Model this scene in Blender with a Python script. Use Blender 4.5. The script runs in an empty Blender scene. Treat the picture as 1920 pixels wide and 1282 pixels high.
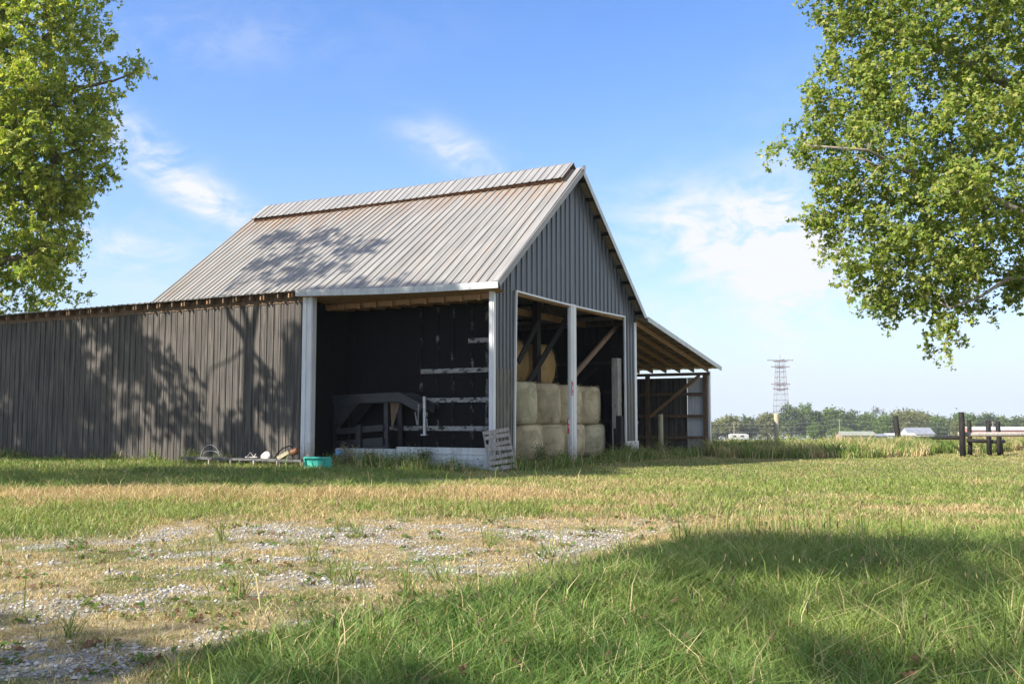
import bpy, math, random
import numpy as np
from math import sin, cos, radians as R
rng = np.random.default_rng(7); random.seed(7)
sc = bpy.context.scene
COL = sc.collection
# ------------------------------------------------------------------ camera
cd = bpy.data.cameras.new('camera'); cam = bpy.data.objects.new('camera', cd); COL.objects.link(cam)
cd.sensor_width = 36; cd.lens = 1851.1/1920*36; cd.clip_end = 5000; cd.clip_start = 0.05
cam.location = (0, 0, 1.21); cam.rotation_euler = (math.pi/2 + 0.0801, 0, 0)
sc.camera = cam
# ------------------------------------------------------------------ light and exposure
EL = R(37.5); SX, SY = -.870, -.493
SUN = np.array([SX*cos(EL), SY*cos(EL), sin(EL)])
ld = bpy.data.lights.new('sun', 'SUN'); ld.energy = 4.9; ld.angle = R(.7); ld.color = (1, .93, .82)
sun = bpy.data.objects.new('sun', ld); COL.objects.link(sun)
from mathutils import Vector
sun.rotation_euler = Vector(SUN).to_track_quat('Z', 'Y').to_euler(); sun.location = (-30, -20, 30)
vs = sc.view_settings; vs.view_transform = 'Standard'; vs.look = 'None'; vs.gamma = 1; vs.exposure = .95
try: vs.use_curve_mapping = False
except Exception: pass
sc.cycles.max_bounces = 8; sc.cycles.transparent_max_bounces = 8
sc.cycles.use_denoising = True

class N:
    """small helper for shader node trees"""
    def __init__(s, nt): s.nt = nt
    def new(s, t, **k):
        n = s.nt.nodes.new(t)
        for a, b in k.items(): setattr(n, a, b)
        return n
    def put(s, sock, v):
        if hasattr(v, 'is_output'): s.nt.links.new(v, sock)
        else: sock.default_value = v
    def math(s, op, a, b=0., c=0., clamp=False):
        n = s.new('ShaderNodeMath', operation=op); n.use_clamp = clamp
        s.put(n.inputs[0], a); s.put(n.inputs[1], b); s.put(n.inputs[2], c); return n.outputs[0]
    def noise(s, vec, scale, detail=4, rough=.55, dist=0., lac=2.):
        n = s.new('ShaderNodeTexNoise'); s.put(n.inputs['Vector'], vec); n.inputs['Scale'].default_value = scale
        n.inputs['Detail'].default_value = detail; n.inputs['Roughness'].default_value = rough; n.inputs['Distortion'].default_value = dist
        return n.outputs[0]
    def mapv(s, vec, scale=(1, 1, 1), loc=(0, 0, 0), rot=(0, 0, 0)):
        n = s.new('ShaderNodeMapping'); s.put(n.inputs[0], vec); n.inputs[1].default_value = loc; n.inputs[2].default_value = rot; n.inputs[3].default_value = scale
        return n.outputs[0]
    def ramp(s, fac, a, b, smooth=True):
        n = s.new('ShaderNodeMapRange'); n.interpolation_type = 'SMOOTHSTEP' if smooth else 'LINEAR'
        s.put(n.inputs[0], fac); s.put(n.inputs[1], a); s.put(n.inputs[2], b); return n.outputs[0]
    def mix(s, fac, a, b):
        n = s.new('ShaderNodeMix', data_type='RGBA'); s.put(n.inputs[0], fac)
        for i, v in ((6, a), (7, b)):
            s.put(n.inputs[i], v if hasattr(v, 'is_output') else (*v, 1))
        return n.outputs[2]

# ------------------------------------------------------------------ world: physical sky with thin cirrus, plus added fill clouds out of view
w = bpy.data.worlds.new('World'); sc.world = w; w.use_nodes = True
n = N(w.node_tree); bg = w.node_tree.nodes['Background']; bg.inputs[1].default_value = .13
sky = n.new('ShaderNodeTexSky', sky_type='NISHITA'); sky.sun_disc = False; sky.sun_elevation = EL
sky.sun_rotation = math.atan2(SX, SY) % (2*math.pi); sky.altitude = 0; sky.air_density = 1.15; sky.dust_density = .5; sky.ozone_density = 3.0
tc = n.new('ShaderNodeTexCoord'); sp = n.new('ShaderNodeSeparateXYZ'); n.put(sp.inputs[0], tc.outputs['Generated'])
dx, dy, dz = sp.outputs
hs = n.new('ShaderNodeHueSaturation'); n.put(hs.inputs['Color'], sky.outputs[0]); hs.inputs['Saturation'].default_value = 1.1; hs.inputs['Value'].default_value = .97
az = n.math('ARCTAN2', dx, dy); el = n.math('ARCSINE', dz)
cv = n.new('ShaderNodeCombineXYZ'); n.put(cv.inputs[0], az); n.put(cv.inputs[1], el)
c1 = n.noise(n.mapv(cv.outputs[0], (5, 13, 1), (0, 0, 3.1), (0, 0, R(22))), 1.4, 8, .6, .9)
c2 = n.noise(n.mapv(cv.outputs[0], (9, 16, 1), (4, 1, 0), (0, 0, R(-18))), 2.0, 9, .62, 1.2)
def blob(a0, e0, ra, re, tilt=0.):
    da = n.math('SUBTRACT', az, a0); de = n.math('SUBTRACT', el, e0)
    de = n.math('MULTIPLY_ADD', da, -tilt, de)
    q = n.math('ADD', n.math('POWER', n.math('ABSOLUTE', n.math('DIVIDE', da, ra)), 2.), n.math('POWER', n.math('ABSOLUTE', n.math('DIVIDE', de, re)), 2.))
    return n.math('POWER', 2.718, n.math('MULTIPLY', q, -1.))
m = None
for a in ((.235, .175, .10, .045, -.15, 1.3), (.27, .15, .035, .09, 0, .6), (-.335, .235, .075, .022, -.62, 1.1), (-.40, .17, .12, .03, -.2, .75),
          (-.055, .27, .06, .02, -.4, .5), (.12, .1, .3, .03, 0, .3), (-.33, .36, .2, .03, .1, .15),
          (1.2, .35, .45, .2, .1, 1.6), (-1.5, .35, .5, .2, 0, 1.6), (2.1, .6, .7, .35, .1, 2.2), (2.9, .45, .4, .3, 0, 2.0), (-2.6, .8, .6, .3, 0, 1.8), (1.4, 1.0, .9, .25, 0, 2.)):  # unseen clouds beside and behind the camera, added to lift the ambient light
    b = n.math('MULTIPLY', blob(*a[:5]), a[5]); m = b if m is None else n.math('ADD', m, b)
cl = n.math('ADD', n.math('MULTIPLY', c1, .62), n.math('MULTIPLY', c2, .45))
cl = n.math('MULTIPLY', n.math('MULTIPLY', n.ramp(cl, .38, .70), 1.7), m, clamp=True)
hz = n.math('MULTIPLY', n.math('POWER', n.math('SUBTRACT', 1., n.math('MAXIMUM', dz, 0.)), 8.), 1.2, clamp=True)
tin = n.new('ShaderNodeMix', data_type='RGBA', blend_type='MULTIPLY'); tin.inputs[0].default_value = 1; n.put(tin.inputs[6], hs.outputs[0]); tin.inputs[7].default_value = (.69, .79, 1.03, 1)
skc = n.mix(hz, tin.outputs[2], (3.05, 3.45, 3.92))
skc = n.mix(cl, skc, (3.75, 3.85, 4.0))
n.put(bg.inputs[0], skc)

# ------------------------------------------------------------------ helpers
class MB:
    def __init__(s): s.v = []; s.f = []; s.c = 0
    def add(s, vs, fs):
        o = len(s.v); s.v += [tuple(map(float, p)) for p in vs]; s.f += [tuple(o+i for i in f) for f in fs]
    def hexa(s, p):
        s.add(p, [(0, 3, 2, 1), (4, 5, 6, 7), (0, 1, 5, 4), (1, 2, 6, 5), (2, 3, 7, 6), (3, 0, 4, 7)])
    def box(s, a, b):
        x0, y0, z0 = [min(a[i], b[i]) for i in range(3)]; x1, y1, z1 = [max(a[i], b[i]) for i in range(3)]
        s.hexa([(x0, y0, z0), (x1, y0, z0), (x1, y1, z0), (x0, y1, z0), (x0, y0, z1), (x1, y0, z1), (x1, y1, z1), (x0, y1, z1)])
    def beam(s, p, q, wd, ht, up=(0, 0, 1)):
        p = np.array(p, float); q = np.array(q, float); d = q-p; d /= np.linalg.norm(d)
        up = np.array(up, float); sd = np.cross(d, up); sd /= np.linalg.norm(sd); u2 = np.cross(sd, d)
        a, b = sd*wd/2, u2*ht/2
        s.hexa([p-a-b, p+a-b, q+a-b, q-a-b, p-a+b, p+a+b, q+a+b, q-a+b])
    def tube(s, pts, rad, nn=8, cap=True):
        pts = [np.array(p, float) for p in pts]; rad = rad if hasattr(rad, '__len__') else [rad]*len(pts)
        rings = []; t0 = None
        for i, p in enumerate(pts):
            t = pts[min(i+1, len(pts)-1)]-pts[max(i-1, 0)]; t /= np.linalg.norm(t)+1e-12
            r = np.cross(t, (0, 0, 1) if abs(t[2]) < .9 else (1, 0, 0)); r /= np.linalg.norm(r)
            if t0 is not None:
                r2 = t0-t*np.dot(t0, t)
                if np.linalg.norm(r2) > 1e-6: r = r2/np.linalg.norm(r2)
            t0 = r; b = np.cross(t, r)
            rings.append([p+rad[i]*(cos(k*2*math.pi/nn)*r+sin(k*2*math.pi/nn)*b) for k in range(nn)])
        vsx = [v for r in rings for v in r]; fs = []
        for i in range(len(pts)-1):
            for k in range(nn): fs.append((i*nn+k, i*nn+(k+1) % nn, (i+1)*nn+(k+1) % nn, (i+1)*nn+k))
        if cap: fs += [tuple(range(nn))[::-1], tuple((len(pts)-1)*nn+k for k in range(nn))]
        s.add(vsx, fs)
    def poly(s, pts, nrm, th):
        k = len(pts); pts = [np.array(p, float) for p in pts]; nrm = np.array(nrm, float)*th
        s.add(pts+[p+nrm for p in pts], [tuple(range(k))[::-1], tuple(range(k, 2*k))]+[(i, (i+1) % k, k+(i+1) % k, k+i) for i in range(k)])
    def build(s, name, mt, parent=None, smooth=False, label=None):
        me = bpy.data.meshes.new(name); me.from_pydata(s.v, [], s.f); me.update()
        if smooth: me.polygons.foreach_set('use_smooth', [True]*len(me.polygons))
        me.materials.append(mt)
        o = bpy.data.objects.new(name, me); COL.objects.link(o)
        if parent: o.parent = parent
        if label: o['label'] = label
        return o
def tag(o, label=None, cat=None, group=None, kind=None):
    if label: o['label'] = label
    if cat: o['category'] = cat
    if group: o['group'] = group
    if kind: o['kind'] = kind
    return o
def empty(name, loc=(0, 0, 0), rz=0., rot=None):
    o = bpy.data.objects.new(name, None); COL.objects.link(o); o.location = loc; o.rotation_euler = rot or (0, 0, rz); o.empty_display_size = .2
    return o
def dup(o, parent=None):
    c = o.copy(); COL.objects.link(c)
    if parent: c.parent = parent
    for ch in o.children: dup(ch, c)
    return c
def np_mesh(name, V, F, mt, col=None, smooth=False, parent=None):
    """V (n,3), F list of equal-size index arrays"""
    me = bpy.data.meshes.new(name); me.vertices.add(len(V)); me.vertices.foreach_set('co', np.asarray(V, np.float32).ravel())
    if not isinstance(F, list): F = [F]
    tot = sum(f.size for f in F); cnt = np.concatenate([np.full(len(f), f.shape[1], np.int32) for f in F])
    me.loops.add(tot); me.loops.foreach_set('vertex_index', np.concatenate([f.ravel() for f in F]).astype(np.int32))
    me.polygons.add(len(cnt)); st = np.concatenate([[0], np.cumsum(cnt)[:-1]]).astype(np.int32)
    me.polygons.foreach_set('loop_start', st); me.polygons.foreach_set('loop_total', cnt)
    if smooth: me.polygons.foreach_set('use_smooth', np.ones(len(cnt), bool))
    if col is not None:
        a = me.attributes.new('Col', 'FLOAT_COLOR', 'POINT'); a.data.foreach_set('color', np.c_[col, np.ones(len(col))].astype(np.float32).ravel())
    me.update(calc_edges=True); me.validate(); me.materials.append(mt)
    o = bpy.data.objects.new(name, me); COL.objects.link(o)
    if parent: o.parent = parent
    return o
# value noise on numpy arrays
def vnoise(x, y, seed=0):
    xi = np.floor(x).astype(np.int64); yi = np.floor(y).astype(np.int64); fx = x-xi; fy = y-yi
    def h(a, b):
        k = (a*374761393+b*668265263+seed*1274126177) & 0xffffffff; k = ((k ^ (k >> 13))*1274126177) & 0xffffffff
        return ((k ^ (k >> 16)) & 0xffff)/65535.
    fx = fx*fx*(3-2*fx); fy = fy*fy*(3-2*fy)
    return (h(xi, yi)*(1-fx)+h(xi+1, yi)*fx)*(1-fy)+(h(xi, yi+1)*(1-fx)+h(xi+1, yi+1)*fx)*fy
def fbm(x, y, seed=0, o=4):
    r = 0; a = .5
    for i in range(o): r = r+a*vnoise(x*2**i+i*17.3, y*2**i-i*9.1, seed+i); a *= .5
    return r/(1-.5**o)
def sstep(a, b, x):
    t = np.clip((x-a)/(b-a), 0, 1); return t*t*(3-2*t)

# ------------------------------------------------------------------ materials
def pmat(name, c1, c2, scale=3., stretch=(1, 1, 1), rough=.6, bump=0., metal=0., spec=.5, c3=None, s3=1., t3=(.55, .7), st3=(1, 1, 1), lohi=(.35, .65), bscale=None, a3=1.):
    m = bpy.data.materials.new(name); m.use_nodes = True; nt = m.node_tree; q = N(nt); b = nt.nodes['Principled BSDF']
    tc = q.new('ShaderNodeTexCoord').outputs['Object']
    f = q.noise(q.mapv(tc, stretch), scale, 6, .6)
    c = q.mix(q.ramp(f, *lohi), c1, c2)
    if c3:
        g = q.noise(q.mapv(tc, st3, (3.3, 1.7, 9.1)), s3, 6, .65)
        c = q.mix(q.math('MULTIPLY', q.ramp(g, *t3), a3), c, c3)
    q.put(b.inputs['Base Color'], c); b.inputs['Metallic'].default_value = metal; b.inputs['Specular IOR Level'].default_value = spec
    q.put(b.inputs['Roughness'], q.math('MULTIPLY_ADD', f, .25, rough-.12))
    if bump:
        bn = q.new('ShaderNodeBump'); bn.inputs['Strength'].default_value = bump; bn.inputs['Distance'].default_value = .02
        q.put(bn.inputs['Height'], q.noise(q.mapv(tc, stretch), bscale or scale*4, 5, .6)); q.put(b.inputs['Normal'], bn.outputs[0])
    return m
def leafmat(name, tr=.35, hue=None, rough=.55, tint=(1.1, 1.15, .5)):
    m = bpy.data.materials.new(name); m.use_nodes = True; nt = m.node_tree; q = N(nt); b = nt.nodes['Principled BSDF']
    at = q.new('ShaderNodeAttribute', attribute_name='Col').outputs[0]
    q.put(b.inputs['Base Color'], at); b.inputs['Roughness'].default_value = rough; b.inputs['Specular IOR Level'].default_value = .3
    t = q.new('ShaderNodeBsdfTranslucent'); mx = q.new('ShaderNodeMix', data_type='RGBA', blend_type='MULTIPLY'); mx.inputs[0].default_value = 1
    q.put(mx.inputs[6], at); mx.inputs[7].default_value = (*tint, 1); q.put(t.inputs[0], mx.outputs[2])
    ms = q.new('ShaderNodeMixShader'); ms.inputs[0].default_value = tr
    q.put(ms.inputs[1], b.outputs[0]); q.put(ms.inputs[2], t.outputs[0]); q.put(nt.nodes['Material Output'].inputs[0], ms.outputs[0])
    return m
M = {}
M['black_siding'] = pmat('faded_black_siding', (.05, .047, .045), (.13, .117, .103), 2.0, (1, 5, .22), .6, .08, spec=.12, c3=(.20, .175, .147), s3=2.2, t3=(.5, .75), st3=(1, 5, .3))
M['gable_siding'] = pmat('black_gable_siding', (.045, .05, .056), (.085, .092, .10), 1.5, (4, 1, .25), .36, .06, spec=.6, c3=(.15, .15, .15), s3=3, t3=(.58, .75), st3=(3, 1, .25))
M['gable_low'] = pmat('dusty_lower_siding', (.075, .07, .062), (.13, .118, .10), 1.5, (4, 1, .25), .5, .06, c3=(.24, .215, .18), s3=3, t3=(.5, .7), st3=(3, 1, .25))
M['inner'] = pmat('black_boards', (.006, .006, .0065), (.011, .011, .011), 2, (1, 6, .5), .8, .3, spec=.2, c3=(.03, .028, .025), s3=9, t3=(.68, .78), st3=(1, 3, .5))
M['roof_plain'] = pmat('galvanised_vent', (.25, .24, .23), (.34, .33, .31), 1.3, (.3, 3.5, .3), .5, .05, metal=.15, c3=(.31, .25, .19), s3=1.6, t3=(.55, .74), st3=(.22, 4.0, .22), a3=.4)
M['roof'] = pmat('galvanised_roof', (.24, .232, .215), (.33, .318, .295), 1.3, (.3, 3.5, .3), .5, .05, metal=.15, c3=(.33, .215, .125), s3=1.6, t3=(.50, .72), st3=(.22, 4.0, .22), a3=.42)
def roof_rust():
    m = M['roof']; nt = m.node_tree; q = N(nt); b = nt.nodes['Principled BSDF']; src = b.inputs['Base Color'].links[0].from_socket
    tc = q.new('ShaderNodeTexCoord').outputs['Object']; sp_ = q.new('ShaderNodeSeparateXYZ'); q.put(sp_.inputs[0], tc)
    top = q.ramp(sp_.outputs[0], 3.4, 4.9); st = q.ramp(q.noise(q.mapv(tc, (.35, 3.5, .35)), 1.8, 6, .65), .38, .66)
    q.put(b.inputs['Base Color'], q.mix(q.math('MULTIPLY', q.math('MULTIPLY', top, st), .6), src, (.34, .18, .07)))
roof_rust()
M['white'] = pmat('white_trim_metal', (.66, .67, .69), (.74, .74, .75), 3, (1, 1, .4), .4, 0, c3=(.55, .54, .5), s3=4, t3=(.62, .8), st3=(2, 2, .4))
def mud():
    m = M['white']; nt = m.node_tree; q = N(nt); b = nt.nodes['Principled BSDF']; src = b.inputs['Base Color'].links[0].from_socket
    tc = q.new('ShaderNodeTexCoord').outputs['Object']; sp_ = q.new('ShaderNodeSeparateXYZ'); q.put(sp_.inputs[0], tc)
    k = q.noise(q.mapv(tc, (6, 6, 2.2)), 1.6, 6, .65); lv = q.math('ADD', sp_.outputs[2], q.math('MULTIPLY', k, -1.5))
    c = q.mix(q.math('MULTIPLY', q.ramp(lv, .0, -.9), .75), src, (.30, .25, .18))
    run = q.ramp(q.noise(q.mapv(tc, (14, 14, .5)), 1.3, 4, .6), .56, .72); c = q.mix(q.math('MULTIPLY', run, .35), c, (.42, .38, .31))
    q.put(b.inputs['Base Color'], c)
mud()
M['greytrim'] = pmat('weathered_grey_trim', (.44, .46, .46), (.58, .60, .59), 3, (2, 2, .6), .45, .03, metal=.1, c3=(.3, .31, .29), s3=5, t3=(.55, .75), st3=(3, 3, .5))
M['wood'] = pmat('tan_framing_wood', (.30, .17, .085), (.42, .26, .14), 4, (1, 8, 8), .75, .15, spec=.2, c3=(.2, .12, .07), s3=3, t3=(.55, .7))
M['brownwood'] = pmat('brown_aged_wood', (.13, .085, .055), (.22, .15, .10), 4, (5, 5, 1), .8, .2, spec=.2)
M['greywood'] = pmat('weathered_grey_wood', (.26, .24, .22), (.42, .39, .35), 5, (6, 6, .7), .85, .4, spec=.15, c3=(.14, .125, .11), s3=6, t3=(.55, .68), st3=(5, 5, .6))
M['whitewood'] = pmat('peeling_pale_wood', (.27, .265, .25), (.42, .41, .39), 6, (3, 1, 3), .85, .3, spec=.15, c3=(.05, .048, .045), s3=4, t3=(.5, .6), st3=(1, 1, 2))
M['blackwood'] = pmat('black_painted_wood', (.014, .013, .013), (.035, .033, .03), 6, (4, 4, .6), .7, .4, spec=.15, c3=(.07, .063, .055), s3=8, t3=(.62, .72), st3=(4, 4, .7))
M['barepost'] = pmat('pale_treated_wood', (.33, .30, .20), (.46, .42, .29), 5, (6, 6, .6), .85, .3, spec=.15)
M['trailer'] = pmat('charcoal_trailer_paint', (.014, .0155, .018), (.028, .03, .033), 4, (1, 1, 1), .42, .05)
M['steel'] = pmat('galvanised_steel', (.40, .41, .42), (.55, .55, .55), 8, (1, 1, 1), .4, .05, metal=.5)
M['rack'] = pmat('dark_weathered_rack', (.07, .07, .07), (.14, .135, .13), 6, (1, 1, 1), .6, .1)
M['teal'] = pmat('teal_plastic', (.05, .44, .36), (.09, .52, .43), 4, (1, 1, 1), .4, 0, c3=(.12, .30, .25), s3=5, t3=(.6, .75))
M['blue'] = pmat('light_blue_paint', (.10, .30, .62), (.16, .38, .7), 6, (1, 1, 1), .4)
M['red'] = pmat('red_sign_paint', (.40, .02, .04), (.5, .03, .05), 6, (1, 1, 1), .4)
M['rust'] = pmat('rusty_iron', (.10, .045, .02), (.22, .10, .05), 8, (1, 1, 1), .8, .3)
M['bark'] = pmat('grey_bark', (.20, .17, .14), (.36, .32, .27), 6, (3, 3, .6), .9, .6, spec=.1)
M['bark_dark'] = pmat('dark_bark', (.09, .075, .06), (.17, .14, .11), 6, (3, 3, .6), .9, .6, spec=.1)
M['redwall'] = pmat('faded_red_wall', (.42, .15, .12), (.5, .2, .16), 1, (1, 1, 1), .7)
M['greyroof'] = pmat('pale_metal_roof', (.19, .205, .24), (.25, .265, .30), .6, (1, 1, 1), .5)
M['greenroof'] = pmat('grey_green_shingles', (.22, .24, .19), (.28, .29, .24), .8, (1, 1, 1), .8)
M['offwhite'] = pmat('off_white_wall', (.46, .46, .47), (.54, .54, .54), .8, (1, 1, 1), .6)
M['brick'] = pmat('brown_brick', (.25, .18, .14), (.32, .24, .19), 1.5, (1, 1, 1), .8)
M['darkglass'] = pmat('dark_window', (.02, .025, .03), (.04, .045, .05), 2, (1, 1, 1), .2)
M['tower_red'] = pmat('tower_red', (.13, .09, .095), (.18, .12, .12), 2, (1, 1, 1), .5)
M['tower_white'] = pmat('tower_grey', (.16, .16, .18), (.26, .26, .28), 2, (1, 1, 1), .5)
M['wire'] = pmat('wire_grey', (.5, .5, .5), (.6, .6, .6), 2, (1, 1, 1), .4, metal=.4)
M['worn_batten'] = pmat('worn_white_batten', (.01, .01, .01), (.02, .02, .02), 3, (1, 1, 1), .85, .2, spec=.1, c3=(.17, .165, .16), s3=2.2, t3=(.52, .66), st3=(1, 2, 1.2))
M['leaf'] = leafmat('leaf', .46)
M['grassblade'] = leafmat('grass_blade', .30, tint=(1.05, 1.05, .6))
M['dryblade'] = leafmat('dry_blade', .25, tint=(1, 1, .9))

def hay_mat(name, a, b, axis_end=True):
    m = bpy.data.materials.new(name); m.use_nodes = True; nt = m.node_tree; q = N(nt); p = nt.nodes['Principled BSDF']
    tc = q.new('ShaderNodeTexCoord').outputs['Object']; s = q.new('ShaderNodeSeparateXYZ'); q.put(s.inputs[0], tc)
    f = q.noise(q.mapv(tc, (3, 3, 26)), 3, 8, .78, 1.2); g = q.noise(tc, 2.2, 5, .6)
    rr = q.math('SQRT', q.math('ADD', q.math('POWER', q.math('ABSOLUTE', s.outputs[0]), 2.), q.math('POWER', q.math('ABSOLUTE', s.outputs[1]), 2.)))
    an = q.math('ARCTAN2', s.outputs[1], s.outputs[0])
    sw = q.math('SINE', q.math('ADD', q.math('MULTIPLY', rr, 75.), q.math('ADD', an, q.math('MULTIPLY', g, 5.))))
    c = q.mix(q.ramp(f, .3, .7), a, b); c = q.mix(q.ramp(g, .45, .75), c, tuple(x*.72 for x in a))
    c = q.mix(q.math('MULTIPLY', q.ramp(sw, .2, 1.), .35), c, tuple(x*.5 for x in a))
    q.put(p.inputs['Base Color'], c); p.inputs['Roughness'].default_value = .95; p.inputs['Specular IOR Level'].default_value = .1
    bn = q.new('ShaderNodeBump'); bn.inputs['Strength'].default_value = .9; bn.inputs['Distance'].default_value = .04
    q.put(bn.inputs['Height'], q.math('ADD', f, q.math('MULTIPLY', sw, .15))); q.put(p.inputs['Normal'], bn.outputs[0])
    return m
M['hay'] = hay_mat('pale_hay', (.54, .45, .29), (.84, .74, .53))
M['hay_green'] = hay_mat('greenish_hay', (.51, .46, .30), (.80, .74, .54))
M['hay_brown'] = hay_mat('golden_brown_hay', (.56, .36, .15), (.74, .52, .25))

# ------------------------------------------------------------------ ground
def T(x, y):
    x = np.asarray(x, float); y = np.asarray(y, float)
    uu_ = .4857*(x+.534)+.8742*(y-30); vv_ = -.8742*(x+.534)+.4857*(y-30)
    z = -.3+.22*np.exp(-(((uu_-6.5)/6)**4+((vv_-3.2)/2.6)**2))+.10*(fbm(x/5, y/5, 3)-.5)*sstep(3, 9, y)*(1-.6*sstep(20, 26, y))
    z = z-.018*np.maximum(y-54, 0)
    dr = ((x+1)*6.2-(y-7.3)*3.45)/7.1
    z = z+.06*sstep(0, 1.2, dr)*np.exp(-((y-9)/7)**2)          # grass verge stands a little above the worn drive
    return z
def Tz(x, y): return float(T(np.array([x]), np.array([y]))[0])
def fields(x, y):
    """dryness, gravel share, blade height of the turf at ground points"""
    n1 = fbm(x/1.6, y/1.6, 11); n2 = fbm(x/.5, y/.5, 23); n3 = fbm(x/4, y/4, 31)
    dr = ((x+1)*6.2-(y-7.3)*3.45)/7.1+(n1-.5)*1.6             # >0: green verge on the right
    drive = sstep(.25, -.5, dr)*sstep(16.2, 14.6, y+(n1-.5)*2.5-.12*(x+2))
    lf = sstep(-4.3, -5.2, x+(n1-.5)*1.5+.12*(y-12))*sstep(12.2, 13.2, y)
    drive = drive*(1-lf)*sstep(3.6, 2.2, x+(n1-.5)*1.6)
    strip = np.exp(-((y-19.6-(n1-.5)*2+.02*x)/1.5)**2)*sstep(3, -1.5, x)
    n4 = fbm(x/.16, y/.2, 29, 2); gv = drive*sstep(.55, .66, n1*.38+n2*.34+n4*.28+.12*np.exp(-((y-13.3)/1.6)**2)+.10*np.exp(-((x+.9*(y-9)*0+3.4)/1.2)**2)*sstep(9.5, 8, y))
    pad = np.exp(-(((x+2.4)/1.5)**2+((y-25.2)/1.3)**2))
    gv = np.maximum(gv, sstep(.45, .75, pad+.3*(n2-.5)))
    dry = np.clip(np.maximum(drive*(.88-.6*sstep(.48, .62, fbm(x/.9, y/.7, 43))), strip*.8)+.45*sstep(.48, .66, n3)*sstep(13, 19, y)+.25*(n1-.5)+.8*sstep(.42, .62, fbm(x/1.3, y/1.0, 37))*sstep(-7, -2, x)*sstep(10, 13, y)*sstep(22, 18, y), 0, 1)
    dry = np.clip(dry+.12*sstep(24, 34, y)+.3*sstep(40, 46, y), 0, 1)
    verge = sstep(0, .8, dr)*sstep(16, 9, y)
    wing = sstep(-1, -4, x)*sstep(20.6, 23, y+.2*(x+6)*0)
    hgt = .11-.04*sstep(24, 28, y)*sstep(-5, 0, x)+.17*verge+.07*wing-.065*drive+.10*strip+.06*sstep(8, 14, y)*(n3-.4)
    dry = np.clip(dry*(1-.85*wing)*(1-.6*verge)+.04*verge, 0, 1)
    return dry, gv, np.clip(hgt, .045, .5), drive, verge
def gcol(dry, r, r2):
    green = np.array([.125, .22, .048]); lime = np.array([.265, .325, .08]); straw = np.array([.62, .51, .27]); tan = np.array([.50, .38, .20])
    g = green*(1-r2[:, None])+lime*r2[:, None]; s = straw*(1-r2[:, None])+tan*r2[:, None]
    k = (r < dry)[:, None]
    return np.where(k, s, g)*(.75+.5*rng.random((len(r), 1)))

ys = np.concatenate([np.linspace(-60, 3, 22), np.linspace(3.5, 30, 190), np.linspace(30.3, 60, 90), 60+np.geomspace(1, 1400, 50)])
xs = np.concatenate([-np.geomspace(900, 24, 30), np.linspace(-23, 24, 260), np.geomspace(25, 1000, 32)])
XX, YY = np.meshgrid(xs, ys); X1, Y1 = XX.ravel(), YY.ravel()
dry, gv, hg, drive, verge = fields(X1, Y1)
soil = np.array([.13, .105, .07]); gr = np.array([.10, .125, .035]); st = np.array([.42, .34, .20]); gvc = np.array([.29, .27, .235])
colr = gr*(1-dry[:, None])+st*dry[:, None]; colr = colr*.65+soil*.35
far = sstep(40, 70, Y1)[:, None]; colr = colr*(1-far)+np.array([.23, .22, .08])*far
colr = colr*(1-gv[:, None])+gvc*gv[:, None]
nx = len(xs); ii = (np.arange(len(ys)-1)[:, None]*nx+np.arange(nx-1)[None]).ravel()
F = np.c_[ii, ii+1, ii+nx+1, ii+nx]
gm = bpy.data.materials.new('field_ground'); gm.use_nodes = True; q = N(gm.node_tree); b = gm.node_tree.nodes['Principled BSDF']
at = q.new('ShaderNodeAttribute', attribute_name='Col').outputs[0]; ob = q.new('ShaderNodeTexCoord').outputs['Object']
f1 = q.noise(ob, 9, 8, .7); f2 = q.noise(ob, .35, 5, .6)
mx = q.new('ShaderNodeMix', data_type='RGBA', blend_type='MULTIPLY'); mx.inputs[0].default_value = 1; q.put(mx.inputs[6], at)
q.put(mx.inputs[7], q.mix(q.ramp(f1, .3, .7), (.6, .58, .55), (1.3, 1.3, 1.3))); q.put(b.inputs['Base Color'], mx.outputs[2]); b.inputs['Roughness'].default_value = .95; b.inputs['Specular IOR Level'].default_value = .1
bn = q.new('ShaderNodeBump'); bn.inputs['Strength'].default_value = .8; bn.inputs['Distance'].default_value = .03; q.put(bn.inputs['Height'], f1); q.put(b.inputs['Normal'], bn.outputs[0])
g = np_mesh('ground', np.c_[X1, Y1, T(X1, Y1)], F, gm, colr, True)
tag(g, 'grassy field with a worn gravel drive reaching to the far trees', 'ground', kind='structure')

# ------------------------------------------------------------------ barn (local axes: u along the gable, v along the ridge)
AZ = 1.0636; CX, CY = -.534, 30.0; CA, SA = cos(AZ), sin(AZ)
def Wd(u, v, z=0.): return (CX+CA*u-SA*v, CY+SA*u+CA*v, z)
def toUV(x, y): dx_, dy_ = x-CX, y-CY; return CA*dx_+SA*dy_, -SA*dx_+CA*dy_
barn = empty('barn', (CX, CY, 0), AZ)
tag(barn, 'old black metal sided barn with steep grey roof, open bays and side sheds', 'barn')
def part(name, mb, mt, label=None, smooth=False, parent=None): return mb.build(name, M[mt] if isinstance(mt, str) else mt, parent or barn, smooth, label)
def profile(s0, s1, sp=.305, h=.028, w_=.07, off=.1):
    pts = [(s0, 0)]; c = s0+off
    while c < s1-w_:
        pts += [(c-w_/2, 0), (c-w_*.36, h), (c+w_*.36, h), (c+w_/2, 0)]; c += sp
    pts.append((s1, 0)); return pts
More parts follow.
